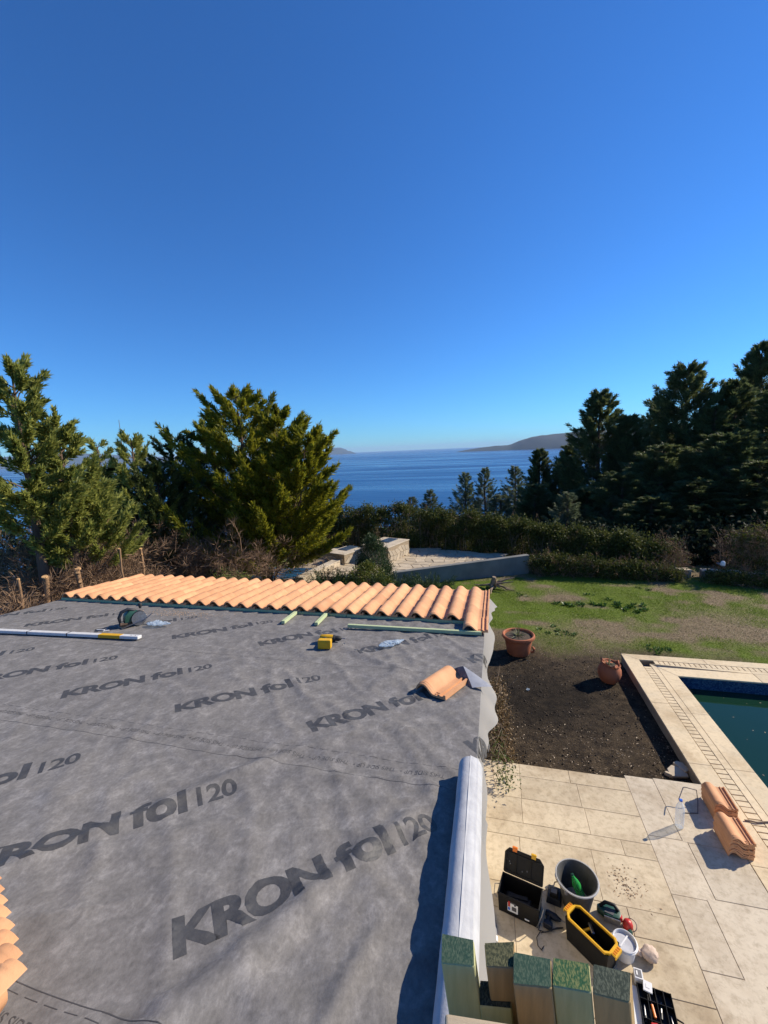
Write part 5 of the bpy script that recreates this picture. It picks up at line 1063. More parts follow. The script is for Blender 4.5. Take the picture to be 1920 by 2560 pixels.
# tiles standing on edge at the lower left
for i in range(8):
    tx = -1.593 + .0533 * i; ty = .857 - .0265 * i; th_ = R_(-54 + rnd.uniform(-2, 2))
    o = put(bpy.data.objects.new('roof_tile', TILE))
    Mr = Matrix.Translation((tx, ty, rz(ty) + .235)) @ Matrix.Rotation(math.atan(ROOF_S), 4, 'X') @ Matrix.Rotation(R_(180 + rnd.uniform(-2, 2)), 4, 'Z') @ Matrix.Rotation(-th_, 4, 'Y')
    o.location = Mr.translation; o.rotation_euler = Mr.to_euler()
    tag(o, '%s terracotta tile, counted from the near end, of the leaning row at the lower left' % ['eighth', 'seventh', 'sixth', 'fifth', 'fourth', 'third', 'second', 'nearest'][i], 'roof tile', 'leaning tiles at the lower left')

# ================================================================== TIMBERS AT THE BOTTOM
ZT = 3.80
def timber(label, quad, zt, mend, mside, tilt=(.10, .02), length=None):
    """quad: top corners far-left, far-right, near-right, near-left in crop pixels"""
    P4 = [at_z(960 + x / 2.183, 2240 + y / 2.183, zt) for x, y in quad]; c = sum(P4, Vector()) / 4
    t = thing('timber', label, 'timber', (c.x + tilt[0] * zt, c.y + tilt[1] * zt, 0), 0, 'green treated timbers leaning at the verge')
    base = Vector((c.x + tilt[0] * zt, c.y + tilt[1] * zt, 0)); sh = Vector((tilt[0] * zt, tilt[1] * zt, -zt))
    vs = [tuple(p - base) for p in P4] + [tuple(p + sh - base) for p in P4]; vs = [(v[0], v[1], v[2]) for v in vs]
    b_ = MB(); b_.add(vs, [(0, 1, 2, 3), (7, 6, 5, 4), (0, 4, 5, 1), (1, 5, 6, 2), (2, 6, 7, 3), (3, 7, 4, 0)]); b_.build('shaft', mside, t, bevel=.0025)
    k = 7; ev = []; ef = []; gq = random.Random(label)
    for i in range(k + 1):
        for j in range(k + 1):
            u, v = i / k, j / k; p = P4[0] * (1 - u) * (1 - v) + P4[1] * u * (1 - v) + P4[2] * u * v + P4[3] * (1 - u) * v; p = p * .965 + c * .035 - base; p.z += .0012 + gq.uniform(-.0003, .0004); ev.append(tuple(p))
    for i in range(k):
        for j in range(k): a0 = i * (k + 1) + j; ef.append((a0, a0 + 1, a0 + k + 2, a0 + k + 1))
    b_ = MB(); b_.add(ev, ef); b_.build('sawn_end', mend, t); return t
timber('green timber with a rough dark green end standing over the felt roll', [(315, 205), (490, 240), (495, 385), (312, 365)], ZT, M['end_teal'], M['timber_green'])
timber('timber set back behind the others with an olive end', [(547, 257), (712, 250), (708, 392), (557, 385)], ZT - .01, M['end_olive'], M['timber_brown'])
timber('lower timber with a black shaded end between two taller ones', [(523, 462), (697, 470), (694, 618), (520, 600)], ZT - .10, M['end_grey'], M['timber_green'], (.11, .02))
timber('brown-sided timber with a smooth teal end', [(706, 305), (912, 345), (917, 503), (705, 480)], ZT, M['end_teal'], M['timber_brown'])
timber('pale green timber with the brightest rough green end', [(921, 336), (1120, 370), (1134, 528), (919, 490)], ZT, M['end_green'], M['timber_green'])
timber('rightmost timber with a dark grey-green end', [(1141, 372), (1350, 420), (1345, 583), (1138, 530)], ZT, M['end_grey'], M['timber_brown'])
pa = at_z(960 + 330 / 2.183, 2240 + 632 / 2.183, ZT + .0); pb = at_z(960 + 690 / 2.183, 2240 + 690 / 2.183, ZT + .0); d = pb - pa; ang = math.atan2(d.y, d.x)
b_ = MB(); L_ = d.length + .10; sh = Matrix.Rotation(-ang, 3, 'Z') @ Vector((.10 * pa.z, -.02 * pa.z, 0))
b_.add([(0, -.050, 0), (L_, -.050, 0), (L_, 0, 0), (0, 0, 0)] + [(x + sh.x, y + sh.y, -pa.z) for x, y in ((0, -.050), (L_, -.050), (L_, 0), (0, 0))], [(0, 1, 2, 3), (7, 6, 5, 4), (0, 4, 5, 1), (1, 5, 6, 2), (2, 6, 7, 3), (3, 7, 4, 0)])
o = b_.build('plank', M['plank'], bevel=.008, seg=3, smooth=True); o.location = pa; o.rotation_euler = (0, 0, ang); tag(o, 'pale rounded plank end at the bottom edge before the timbers', 'plank')

# ================================================================== THINGS ON THE PATIO
def c1(x, y): return (1200 + x / 3.318, 2020 + y / 3.318)
# open toolbox
t = thing('toolbox', 'open black toolbox with yellow latches on its raised lid', 'toolbox', (.029, 3.996, 0), R_(-14.4))
L, Dp, Hh = .415, .245, .225; th = .006
b_ = MB()
b_.box((L / 2, Dp / 2, .004), (L * .94, Dp * .94, .006))
def wallq(b_, lo, hi, z0, z1, th):
    """four slanted walls of an open tub: lo/hi = half extents inset"""
    (ax, ay), (bx_, by_) = lo, hi
    o = [(L / 2 - ax, Dp / 2 - ay, z0), (L / 2 + ax, Dp / 2 - ay, z0), (L / 2 + ax, Dp / 2 + ay, z0), (L / 2 - ax, Dp / 2 + ay, z0), (L / 2 - bx_, Dp / 2 - by_, z1), (L / 2 + bx_, Dp / 2 - by_, z1), (L / 2 + bx_, Dp / 2 + by_, z1), (L / 2 - bx_, Dp / 2 + by_, z1)]
    i = [(L / 2 + (p[0] - L / 2) * (1 - 2 * th / L), Dp / 2 + (p[1] - Dp / 2) * (1 - 2 * th / Dp), p[2]) for p in o]
    fs = [(k, (k + 1) % 4, 4 + (k + 1) % 4, 4 + k) for k in range(4)] + [(8 + (k + 1) % 4, 8 + k, 12 + k, 12 + (k + 1) % 4) for k in range(4)] + [(4 + k, 4 + (k + 1) % 4, 12 + (k + 1) % 4, 12 + k) for k in range(4)] + [(8 + k, 8 + (k + 1) % 4, (k + 1) % 4, k) for k in range(4)]
    b_.add(o + i, fs)
wallq(b_, (L / 2 * .95, Dp / 2 * .95), (L / 2, Dp / 2), 0, Hh, th); b_.build('body', M['black_plastic'], t, bevel=.002)
b_ = MB(); wallq(b_, (L / 2 * 1.005, Dp / 2 * 1.005), (L / 2 * 1.03, Dp / 2 * 1.03), Hh - .03, Hh - .004, .012); b_.build('rim', M['black_plastic'], t, bevel=.002)
lid = thing('tmp', 'x', 'x'); COL.objects.unlink(lid); bpy.data.objects.remove(lid)
LM = Matrix.Translation((0, Dp + .004, Hh)) @ Matrix.Rotation(R_(-26), 4, 'X')
b_ = MB(); ch = .045
poly_ = [(0.0, .01), (ch * .3, 0), (L - ch * .3, 0), (L, .01), (L, .195), (L - ch, .245), (ch, .245), (0, .195)]
b_.prism(poly_, -.006, .006, LM @ Matrix.Rotation(R_(90), 4, 'X') @ Matrix.Translation((0, 0, -.006)))
lidb = b_.build('lid', M['black_plastic'], t, bevel=.003)
b_ = MB()
for (xa, za, xb, zb) in [(.02, .02, L - .02, .03), (.02, .2, L - .02, .21), (.13, .03, .138, .2), (.285, .03, .293, .2), (.015, .03, .025, .19), (L - .025, .03, L - .015, .19)]:
    b_.box(((xa + xb) / 2, -.004, (za + zb) / 2), (xb - xa, .012, zb - za), LM)
b_.build('lid_rib', M['black_plastic'], lidb, bevel=.001)
for x, mm in ((.105, 'orange_plastic'), (.305, 'yellow_plastic')):
    b_ = MB(); b_.box((x, .006, .245), (.052, .014, .052), LM); b_.box((x, .001, .262), (.058, .02, .012), LM); b_.build('latch', M[mm], lidb, bevel=.003)
for x, z in ((.06, .12), (.07, .1), (.2, .07), (.25, .09)): b_ = MB(); b_.lathe([(0, .010), (.006, .009), (.007, 0)], 8, LM @ Matrix.Translation((x, -.001, z)) @ Matrix.Rotation(R_(90), 4, 'X')); b_.build('scuff_stud', M['grey_plastic'], lidb)
b_ = MB(); b_.tube([(-.006, Dp * .5, Hh * .86), (-.05, Dp * .35, Hh * .95), (-.045, Dp * .1, Hh * .72), (-.006, Dp * .05, Hh * .62)], .004, 6); b_.tube([(L + .006, Dp * .5, Hh * .86), (L + .04, Dp * .1, Hh * 1.0), (L + .03, -.01, Hh * .8), (L - .02, -.012, .02)], .004, 6); b_.build('handle_wire', M['steel'], t, smooth=True)
b_ = MB(); b_.box((.155, -.0005, .115), (.105, .003, .120)); st = b_.build('sticker', M['paper'], t); st.rotation_euler = (R_(-1.5), 0, 0)
for (x, z, sx, sz, mm) in [(.118, .14, .022, .06, 'red_plastic'), (.118, .085, .02, .03, 'blue_plastic'), (.17, .10, .045, .045, 'ink'), (.178, .148, .018, .02, 'ink'), (.155, .163, .06, .012, 'ink')]:
    b_ = MB(); b_.box((x, -.003, z), (sx, .003, sz)); b_.build('sticker_print', M[mm], st)
b_ = MB(); b_.box((.30, -.0005, .045), (.045, .003, .014)); b_.build('sticker', M['paper'], t)
b_ = MB(); b_.box((L * .45, Dp * .5, .06), (L * .6, Dp * .5, .05)); b_.box((L * .5, Dp * .45, .09), (.2, .04, .03), Matrix.Rotation(.2, 4, 'Z')); b_.build('tool_tray', M['dark_plastic'], t, bevel=.004)
# bucket
t = thing('bucket', 'dusty dark builder bucket holding a green bottle', 'bucket', (.845, 4.235, 0))
b_ = MB(); b_.lathe([(0, .004), (.135, .0), (.190, .31), (.205, .315), (.207, .328), (.196, .330), (.186, .318), (.131, .010), (0, .010)], 40, c=(0, 0, 0)); b_.build('shell', M['bucket_grey'], t, smooth=True)
b_ = MB(); b_.tube([(.207 * math.cos(a), .207 * math.sin(a), .322) for a in np.linspace(0, 2 * math.pi, 41)], .009, 8, cap=False); b_.build('rim', M['white_plastic'] if False else surf('dusty_rim', (.42, .42, .42), (.28, .28, .28), .8, 9), t, smooth=True)
hb = MB(); hb.tube([(.214 * math.cos(a), .214 * math.sin(a) , .315 - .05 * math.sin(a - .9) ** 2) for a in np.linspace(.9, .9 + math.pi, 16)], .004, 6); hb.build('bail_handle', M['steel'], t, smooth=True)
for a in (.9, .9 + math.pi): b_ = MB(); b_.box((.212 * math.cos(a), .212 * math.sin(a), .30), (.03, .03, .04)); b_.build('handle_lug', M['grey_plastic'], t, bevel=.006)
def bottle(name, label, loc, rot, h, r, mat, cap, group=None, liquid=None):
    t = thing(name, label, 'bottle', loc, 0, group, rot); b_ = MB()
    pr = [(0, .004), (r * .8, 0), (r, .012), (r, h * .30)]
    for i in range(4): pr += [(r * .965, h * (.32 + .07 * i)), (r, h * (.355 + .07 * i))]
    pr += [(r, h * .68), (r * .78, h * .79), (r * .42, h * .88), (r * .33, h * .92), (r * .33, h * .965)]
    b_.lathe(pr, 24); b_.build('shell', mat, t, smooth=True)
    c = MB(); c.lathe([(r * .36, h * .945), (r * .38, h * .95), (r * .38, h * .995), (r * .34, h), (0, h)], 16); c.build('cap', cap, t, smooth=True)
    return t
bottle('green_bottle', 'green plastic bottle dropped into the bucket', (.93, 4.16, .06), (R_(-28), R_(-28), 0), .30, .042, M['glass_green'], M['green_plastic'])
b_ = MB(); b_.box((0, 0, .03), (.055, .03, .09)); o = b_.build('small_carton', M['paper'], bevel=.003); o.location = (.875, 4.16, .12); o.rotation_euler = (.3, .5, .4); tag(o, 'small blue and white carton lying in the bucket', 'carton')
b_ = MB(); b_.box((0, 0, .06), (.0565, .0315, .035)); b_.build('carton_band', M['blue_plastic'], o)
b_ = MB(); gq = random.Random(3)
cr = MB(); cr.lathe([(0, .012)] + [(.12, .02), (.135, .03)], 20); o = cr.build('cement_dregs', surf('dregs', (.4, .37, .33), (.25, .23, .2), .95, 12, .8, 30)); o.location = (.845, 4.235, .02); tag(o, 'dried grey dregs at the bottom of the bucket', 'dregs')
# yellow rimmed tool bin
ux_ = Vector((.325, -.288, 0)).normalized(); ang = math.atan2(ux_.y, ux_.x)
t = thing('tool_bin', 'open black tool bin with a bright yellow rim', 'toolbox', (.668, 3.866, 0), ang); L, Dp, Hh = .435, .205, .27
b_ = MB(); b_.box((L / 2, Dp / 2, .004), (L * .9, Dp * .9, .006)); wallq(b_, (L / 2 * .90, Dp / 2 * .88), (L / 2 * .985, Dp / 2 * .97), 0, Hh - .01, .005); b_.build('body', M['black_plastic'], t, bevel=.002)
def rim_ring(L, Dp, w, z0, z1, chm):
    o = [(chm, 0), (L - chm, 0), (L, chm), (L, Dp - chm), (L - chm, Dp), (chm, Dp), (0, Dp - chm), (0, chm)]
    cx, cy = L / 2, Dp / 2; i = [(cx + (x - cx) * (1 - 2 * w / L), cy + (y - cy) * (1 - 2 * w / Dp)) for x, y in o]; n = 8; b_ = MB()
    vs = [(x, y, z0) for x, y in o] + [(x, y, z1) for x, y in o] + [(x, y, z0) for x, y in i] + [(x, y, z1) for x, y in i]
    fs = []
    for k in range(n): q_ = (k + 1) % n; fs += [(k, q_, n + q_, n + k), (2 * n + q_, 2 * n + k, 3 * n + k, 3 * n + q_), (n + k, n + q_, 3 * n + q_, 3 * n + k), (q_, k, 2 * n + k, 2 * n + q_)]
    b_.add(vs, fs); return b_
rim_ring(L, Dp, .018, Hh - .018, Hh + .006, .035).build('rim', M['yellow_plastic'], t, bevel=.003)
for x, s in ((-.018, -1), (L + .018, 1)):
    b_ = MB(); b_.box((x, Dp / 2, Hh - .004), (.045, .11, .016)); b_.box((x + s * .022, Dp / 2, Hh - .018), (.010, .11, .032)); b_.build('latch_handle', M['yellow_plastic'], t, bevel=.003)
    for k in range(4): b_ = MB(); b_.box((x + s * .004, Dp / 2 - .036 + k * .024, Hh + .006), (.028, .007, .006)); b_.build('latch_rib', M['orange_plastic'], t)
for i, (nm, lab, mat, x, y, rt) in enumerate([('hammer', 'yellow-handled hammer lying in the yellow rimmed bin', 'yellow_plastic', .13, .10, .9), ('pliers', 'black pliers lying in the yellow rimmed bin', 'dark_plastic', .30, .12, -.4)]):
    base = Vector((.668, 3.866, 0)) + Matrix.Rotation(ang, 3, 'Z') @ Vector((x, y, 0)); h_ = thing(nm, lab, nm, (base.x, base.y, .14), ang + rt)
    if nm == 'hammer':
        MB().tube([(-.10, 0, -.05), (.0, 0, 0), (.07, 0, .035)], [.015, .013, .012], 8).build('handle', M[mat], h_, smooth=True); b_ = MB(); b_.box((.08, 0, .045), (.03, .10, .03), Matrix.Rotation(.1, 4, 'Y')); b_.build('head', M['steel'], h_, bevel=.005)
    else:
        for s in (-1, 1): MB().tube([(-.09, s * .03, -.06), (-.02, s * .012, -.03), (.02, 0, -.02)], [.010, .010, .007], 8).build('handle', M[mat], h_, smooth=True)
        MB().tube([(.02, 0, -.02), (.07, 0, -.005)], [.012, .004], 8).build('jaw', M['steel'], h_, smooth=True)
# battery charger and second tool between the boxes
t = thing('battery_charger', 'dark blue battery charger between the toolbox and the bucket', 'charger', (.625, 4.25, 0), R_(-12))
b_ = MB(); b_.box((0, 0, .035), (.15, .17, .07), taper=.86); b_.build('base', M['dark_plastic'], t, bevel=.008, seg=2); b_ = MB(); b_.box((0, -.03, .095), (.09, .085, .05), taper=.9); b_.build('battery_pack', M['black_plastic'], t, bevel=.006); b_ = MB(); b_.box((0, -.03, .1215), (.06, .05, .002)); b_.build('battery_label', M['grey_plastic'], t)
t = thing('cordless_driver', 'dark cordless driver lying by the toolbox corner', 'drill', (.575, 4.01, 0), R_(-20))
MB().lathe([(0, -.07), (.026, -.07), (.032, -.05), (.032, .03), (.022, .05), (.012, .085), (0, .086)], 14, Matrix.Translation((0, .02, .034)) @ rx).build('motor_body', M['dark_plastic'], t, smooth=True)
MB().tube([(-.035, .0, .034), (-.025, -.07, .034)], [.020, .022], 10).build('grip', M['rubber'], t, smooth=True); b_ = MB(); b_.box((-.02, -.095, .036), (.085, .05, .065)); b_.build('battery', M['dark_plastic'], t, bevel=.006)
b_ = MB(); b_.lathe([(0, .085), (.004, .085), (.003, .13), (0, .131)], 8, Matrix.Translation((0, .02, .034)) @ rx); b_.build('bit', M['steel'], t)
q = at_z(1387, 2205, .0); t = thing('power_plug', 'brown mains plug standing up behind the charger', 'plug', (q.x, q.y, 0)); MB().tube([(0, 0, 0), (.02, -.02, .03), (.03, -.01, .07)], [.005, .006, .012], 8).build('cable_end', M['rubber'], t, smooth=True); MB().lathe([(0, 0), (.016, .0), (.02, .02), (.016, .04), (0, .04)], 12, Matrix.Translation((.03, -.01, .065))).build('plug_body', M['driedwood'], t, smooth=True)
# cable loop
g1 = [at_z(*c1(*p)) + Vector((0, 0, .006)) for p in [(500, 960), (485, 1015), (540, 1035), (620, 1010), (690, 1000)]]
g2 = [at_z(*c1(*p)) + Vector((0, 0, .008 + .02 * math.sin(i))) for i, p in enumerate([(500, 1030), (470, 1090), (480, 1160), (510, 1185), (538, 1130), (530, 1070), (505, 1035), (560, 1040), (640, 1012), (690, 1004)])]
t = thing('power_cable', 'thin black cable looped on the slabs before the tool bin', 'cable', (g1[0].x, g1[0].y, 0)); b_ = MB(); b_.tube(g2, .0045, 6); b_.build('loop', M['rubber'], t, True, smooth=True); b_ = MB(); b_.tube(g1, .0045, 6); b_.build('lead', M['rubber'], t, True, smooth=True)
# jigsaw and pruner
q = at_z(*c1(1085, 960)); t = thing('jigsaw', 'dark green jigsaw lying behind the yellow rimmed bin', 'jigsaw', (q.x, q.y + .05, 0), R_(-10))
b_ = MB(); b_.prism([(-.12, .0), (-.02, -.045), (.085, -.04), (.11, .0), (.10, .06), (.02, .085), (-.07, .08), (-.12, .045)], .015, .085); b_.build('body', M['green_plastic'], t, bevel=.02, seg=2, smooth=True)
b_ = MB(); b_.tube([(-.09, .03, .085), (-.04, .05, .125), (.04, .05, .125), (.08, .03, .09)], .017, 10); b_.build('handle', M['black_plastic'], t, smooth=True)
b_ = MB(); b_.box((.02, -.06, .05), (.15, .006, .07)); b_.build('shoe', M['steel'], t); b_ = MB(); b_.prism([(-.05, -.02), (.03, -.03), (.05, .03), (-.03, .04)], .0855, .088); b_.build('side_label', M['ink'], t)
b_ = MB(); b_.box((.10, -.005, .055), (.03, .05, .05)); b_.build('orange_switch', M['red_plastic'], t, bevel=.006)
q = at_z(*c1(1225, 1000)); t = thing('hand_sander', 'red knob-shaped hand tool with a wire loop beside the white tub', 'tool', (q.x, q.y, 0), .3)
MB().lathe([(0, 0), (.035, 0), (.045, .02), (.048, .05), (.038, .08), (.018, .095), (0, .097)], 18).build('knob', M['red_plastic'], t, smooth=True)
MB().tube([(.05 * math.cos(a) + .03, .06 * math.sin(a), .04 + .02 * math.cos(a)) for a in np.linspace(-2, 2.4, 12)], .004, 6).build('wire_loop', M['wire'], t, smooth=True); b_ = MB(); b_.box((-.01, -.055, .03), (.03, .05, .045)); b_.build('green_foot', M['green_plastic'], t, bevel=.006)
# white tub with film lid
t = thing('white_tub', 'round white plastic tub with a loose clear lid', 'tub', (1.205, 3.845, 0)); b_ = MB(); b_.lathe([(0, .003), (.085, 0), (.098, .13), (.106, .135), (.106, .155), (.100, .158), (.095, .15), (.083, .03), (0, .028)], 36); b_.build('shell', M['white_plastic'], t, smooth=True)
b_ = MB(); b_.lathe([(0, .128), (.04, .132), (.09, .130), (.094, .15)], 30); b_.build('lid_film', surf('film', (.55, .55, .57), (.38, .38, .40), .3, 9), t, smooth=True)
b_ = MB(); b_.box((-.01, .01, .136), (.012, .15, .006), Matrix.Rotation(R_(-40), 4, 'Z')); b_.build('lid_fold', M['white_plastic'], t)
b_ = MB(); b_.tube([(.108 * math.cos(a), .108 * math.sin(a), .14) for a in np.linspace(0, 2 * math.pi, 33)], .004, 6, cap=False); b_.build('rim_bead', M['white_plastic'], t, smooth=True)
# bundle of cloth
t = thing('cloth_bundle', 'bundle of beige cloth tied in a knot beside the white tub', 'cloth', (1.425, 3.855, 0), .3)
def lump(r, seed, sq=(1, 1, .85), amp=.22, k=14):
    b_ = MB(); vs = []; fs = []
    for i in range(k + 1):
        for j in range(2 * k):
            th_ = math.pi * i / k; ph = math.pi * j / k; d = Vector((math.sin(th_) * math.cos(ph), math.sin(th_) * math.sin(ph), math.cos(th_)))
            fold = abs(math.sin(ph * 7 + 3 * mnoise.noise(d * 2 + Vector((seed, 0, 0))))) * math.sin(th_)
            rr_ = r * (1 + amp * mnoise.noise(d * 1.7 + Vector((0, seed, 0))) - .10 * (1 - fold)); p = d * rr_; vs.append((p.x * sq[0], p.y * sq[1], p.z * sq[2]))
    n_ = 2 * k
    for i in range(k):
        for j in range(n_): fs.append((i * n_ + j, i * n_ + (j + 1) % n_, (i + 1) * n_ + (j + 1) % n_, (i + 1) * n_ + j))
    b_.add(vs, fs); return b_
o = lump(.072, 3).build('bundle', M['cloth'], t, smooth=True); o.location = (0, 0, .06); o = lump(.035, 5).build('knot', M['cloth'], t, smooth=True); o.location = (-.085, .03, .05)
# open organiser tray
t = thing('tool_organiser', 'black organiser tray with small tools at the lower right', 'organiser', (1.235, 3.60, 0), R_(-6)); b_ = MB(); L2, D2 = .27, .56
b_.box((L2 / 2, -D2 / 2, .004), (L2, D2, .008))
for x in (.004, .07, .14, .205, L2 - .004): b_.box((x, -D2 / 2, .028), (.005, D2, .045))
for y in (-.003, -.11, -.25, -.40, -D2 + .003): b_.box((L2 / 2, y, .026), (L2, .005, .042))
b_.build('tray', M['black_plastic'], t, bevel=.001)
b_ = MB(); b_.tube([(L2 + .0, -.16, .02), (L2 + .045, -.18, .03), (L2 + .05, -.30, .03), (L2, -.33, .02)], .007, 8); b_.build('carry_handle', M['black_plastic'], t, smooth=True)
base = wmat(t)
def in_tray(name, label, cat, x, y, z, rz_): p = base @ Vector((x, y, z)); return thing(name, label, cat, p, R_(-6) + rz_)
s_ = in_tray('screwdriver', 'orange-handled screwdriver in the organiser tray', 'screwdriver', .10, -.16, .035, R_(95)); MB().tube([(-.06, 0, 0), (.03, 0, 0)], [.011, .010], 8).build('handle', M['orange_plastic'], s_, smooth=True); MB().tube([(.03, 0, 0), (.11, 0, 0)], [.003, .003], 6).build('shank', M['steel'], s_)
s_ = in_tray('tape_measure', 'red tape measure in the organiser tray', 'tape measure', .10, -.30, .03, .2); b_ = MB(); b_.prism([(-.035, -.03), (.035, -.03), (.035, .015), (.015, .035), (-.035, .035)], -.02, .025); b_.build('case', M['red_plastic'], s_, bevel=.008, seg=2); b_ = MB(); b_.lathe([(0, .027), (.016, .026)], 14); b_.build('badge', M['ink'], s_)
for i, (x, y, a) in enumerate([(.17, -.12, 1.4), (.235, -.20, 1.6), (.035, -.18, 1.5), (.17, -.32, 1.5), (.235, -.33, 1.45)]):
    s_ = in_tray('driver_bit', 'small steel tool, %s, in the organiser tray' % ['right of the screwdriver', 'in the outer upper slot', 'in the left slot', 'beside the red tape measure', 'in the outer lower slot'][i], 'tool', x, y, .02, a); MB().tube([(-.04, 0, 0), (.0, 0, .004), (.045, 0, 0)], [.007, .006, .003], 7).build('shank', M['steel'], s_, smooth=True); MB().tube([(-.085, 0, 0), (-.04, 0, 0)], [.010, .010], 8).build('grip', M['dark_plastic'], s_, smooth=True)
for i, (x, y, a, lab) in enumerate([(1.268, 3.655, -.1, 'white box with a printed face at the head of the organiser tray'), (1.315, 3.565, -.25, 'open white sachet lying on the organiser tray')]):
    t = thing('small_packet', lab, 'packet', (x, y, .05 if i else .0), a); b_ = MB(); b_.box((0, 0, .02 if i else .035), (.07, .085, .012 if i else .07)); b_.build('packet_body', M['white_plastic'], t, bevel=.002)
    b_ = MB(); b_.box((0, .0, .0275 if i else .0715), (.03 if i else .05, .03 if i else .06, .003)); b_.build('printed_face', M['grey_plastic'] if not i else M['paper'], t)
    if not i: b_ = MB(); b_.box((-.012, .0, .0735), (.012, .035, .002)); b_.build('printed_mark', M['paper'], t)
b_ = MB(); b_.box((0, 0, .006), (.11, .48, .012)); o = b_.build('white_board', M['white_plastic'], bevel=.003); o.location = (1.155, 3.36, 0); o.rotation_euler = (0, 0, R_(-9)); tag(o, 'narrow white board beside the organiser tray', 'board')
# hose and film at the wall
hp_ = [at_z(*c1(*p)) + Vector((0, 0, .02)) for p in [(-60, 430), (-20, 520), (10, 620), (50, 740), (95, 870), (120, 970), (130, 1060), (132, 1110)]]
t = thing('grey_pipe', 'grey bendy pipe rising beside the toolbox', 'pipe', (hp_[0].x, hp_[0].y, 0)); MB().tube(hp_, .017, 10).build('pipe_run', M['hose'], t, True, smooth=True); MB().tube([hp_[-1] + Vector((0, .03, 0)), hp_[-1] + Vector((0, -.02, .003))], .021, 10).build('pipe_end', M['alu'], t, True)
b_ = MB(); vs = []; fs = []; g = random.Random(9); q0 = at_z(*c1(25, 1050))
for i in range(14):
    for j in range(10):
        p = Vector((i / 13 - .5, j / 9 - .5, 0)); nz_ = mnoise.noise(Vector((p.x * 5, p.y * 5, 2))) ; vs.append((p.x * .26 + nz_ * .03, p.y * .55, .06 + .09 * nz_ + .06 * abs(mnoise.noise(Vector((p.x * 11, p.y * 9, 7))))))
for i in range(13):
    for j in range(9): fs.append((i * 10 + j, (i + 1) * 10 + j, (i + 1) * 10 + j + 1, i * 10 + j + 1))
b_.add(vs, fs); o = b_.build('plastic_film', M['clear_bag']); o.location = (q0.x - .03, q0.y - .05, .02); tag(o, 'crumpled clear plastic film at the wall behind the timbers', 'plastic film')
# water bottle
bottle('water_bottle', 'clear water bottle with a blue cap standing on the patio', (2.279, 5.50, .001), (0, 0, 0), .385, .050, M['clear'], M['blue_plastic'])
# strap frame
pts = [at_z(1560 + x / 4.608, 1880 + y / 4.608, z) for x, y, z in [(630, 545, .16), (680, 410, .20), (700, 405, .20), (835, 440, .19), (850, 560, .06), (850, 705, .006), (690, 700, .006)]]
b_ = MB(); b_.tube(pts, .006, 5); tag(b_.build('packing_strap', M['wire']), 'thin brown packing strap bent up beside the tile stack', 'strap')
b_ = MB(); sp_ = [at_z(1560 + x / 4.608, 1880 + y / 4.608, .012) for x, y in [(1390, 785), (1450, 792), (1530, 812), (1640, 806), (1700, 808)]]; b_.tube(sp_, .010, 6); tag(b_.build('wood_strip', M['driedwood']), 'thin brown strip of wood across the pool edge grating', 'strip')
# tile stacks
def tile_stack(which, loc, ang, n_):
    ords = ['bottom', 'second', 'third', 'fourth', 'fifth', 'sixth', 'seventh', 'eighth', 'ninth', 'tenth', 'eleventh']
    z = .012
    for k in range(n_):
        o = put(bpy.data.objects.new('roof_tile', TILE)); o.location = (loc[0] + rnd.uniform(-.006, .006), loc[1] + rnd.uniform(-.006, .006), z); o.rotation_euler = (0, 0, ang + rnd.uniform(-.02, .02)); o.scale = (.98, .93, .98); z += .0215
        lab = 'topmost terracotta tile of the %s on the patio' % which if k == n_ - 1 else 'terracotta tile, %s from below in the %s on the patio' % (ords[k], which)
        tag(o, lab, 'roof tile', 'tiles stacked by the pool')
tile_stack('stack nearer the camera', (2.665, 5.165, 0), R_(-1), 10)
tile_stack('stack nearer the pool corner', (2.745, 5.70, 0), R_(-1), 9)
# broken stones on the soil
for i, (px, py, s, an, lab) in enumerate([(1690, 1930, .17, .3, 'larger broken slab piece on the soil near the patio corner'), (1703, 1921, .12, -.7, 'pale wedge-shaped stone beside the broken slab piece'), (1668, 1945, .06, .0, 'small stone chip at the soil edge')]):
    q = at_z(px, py, -.18); b_ = MB(); b_.prism([(-s * .9, -s * .4), (s * .7, -s * .6), (s * .9, s * .1), (-s * .1, s * .6), (-s * .7, s * .3)], 0, .05); o = b_.build('broken_stone', M['stone_pale'], bevel=.006); o.location = (q.x, q.y, float(ground_z(q.x, q.y)) + .015 + .03 * i); o.rotation_euler = (.3 - .25 * i, .15 * i, an); tag(o, lab, 'stone', 'broken stones')
q = at_z(1320, 1724, -.2); bag_ = MB(); bag_ = lump(.03, 8, (1.2, 1, .8), .5, 8); o = bag_.build('litter_scrap', M['clear_bag']); o.location = (q.x, q.y, float(ground_z(q.x, q.y)) + .03); tag(o, 'small pale scrap of foil on the dark soil', 'litter')
# dried mortar crumbs on the slab
g = np.random.default_rng(5); n_ = 110; x = 1.44 + g.normal(size=n_) * .10; y = 4.56 + g.normal(size=n_) * .11; P = np.stack([x, y, np.full(n_, .003)], -1); V, F = blades(P, g.normal(size=(n_, 3)) * np.array([1, 1, .12]), .012 + .022 * g.random(n_), .012, g, .1); tag(np_mesh('crumbs', V, F, surf('crumb', (.42, .28, .16), (.30, .19, .11), .95, 20)), 'reddish crumbs scattered on a patio slab', 'crumbs', kind='stuff')
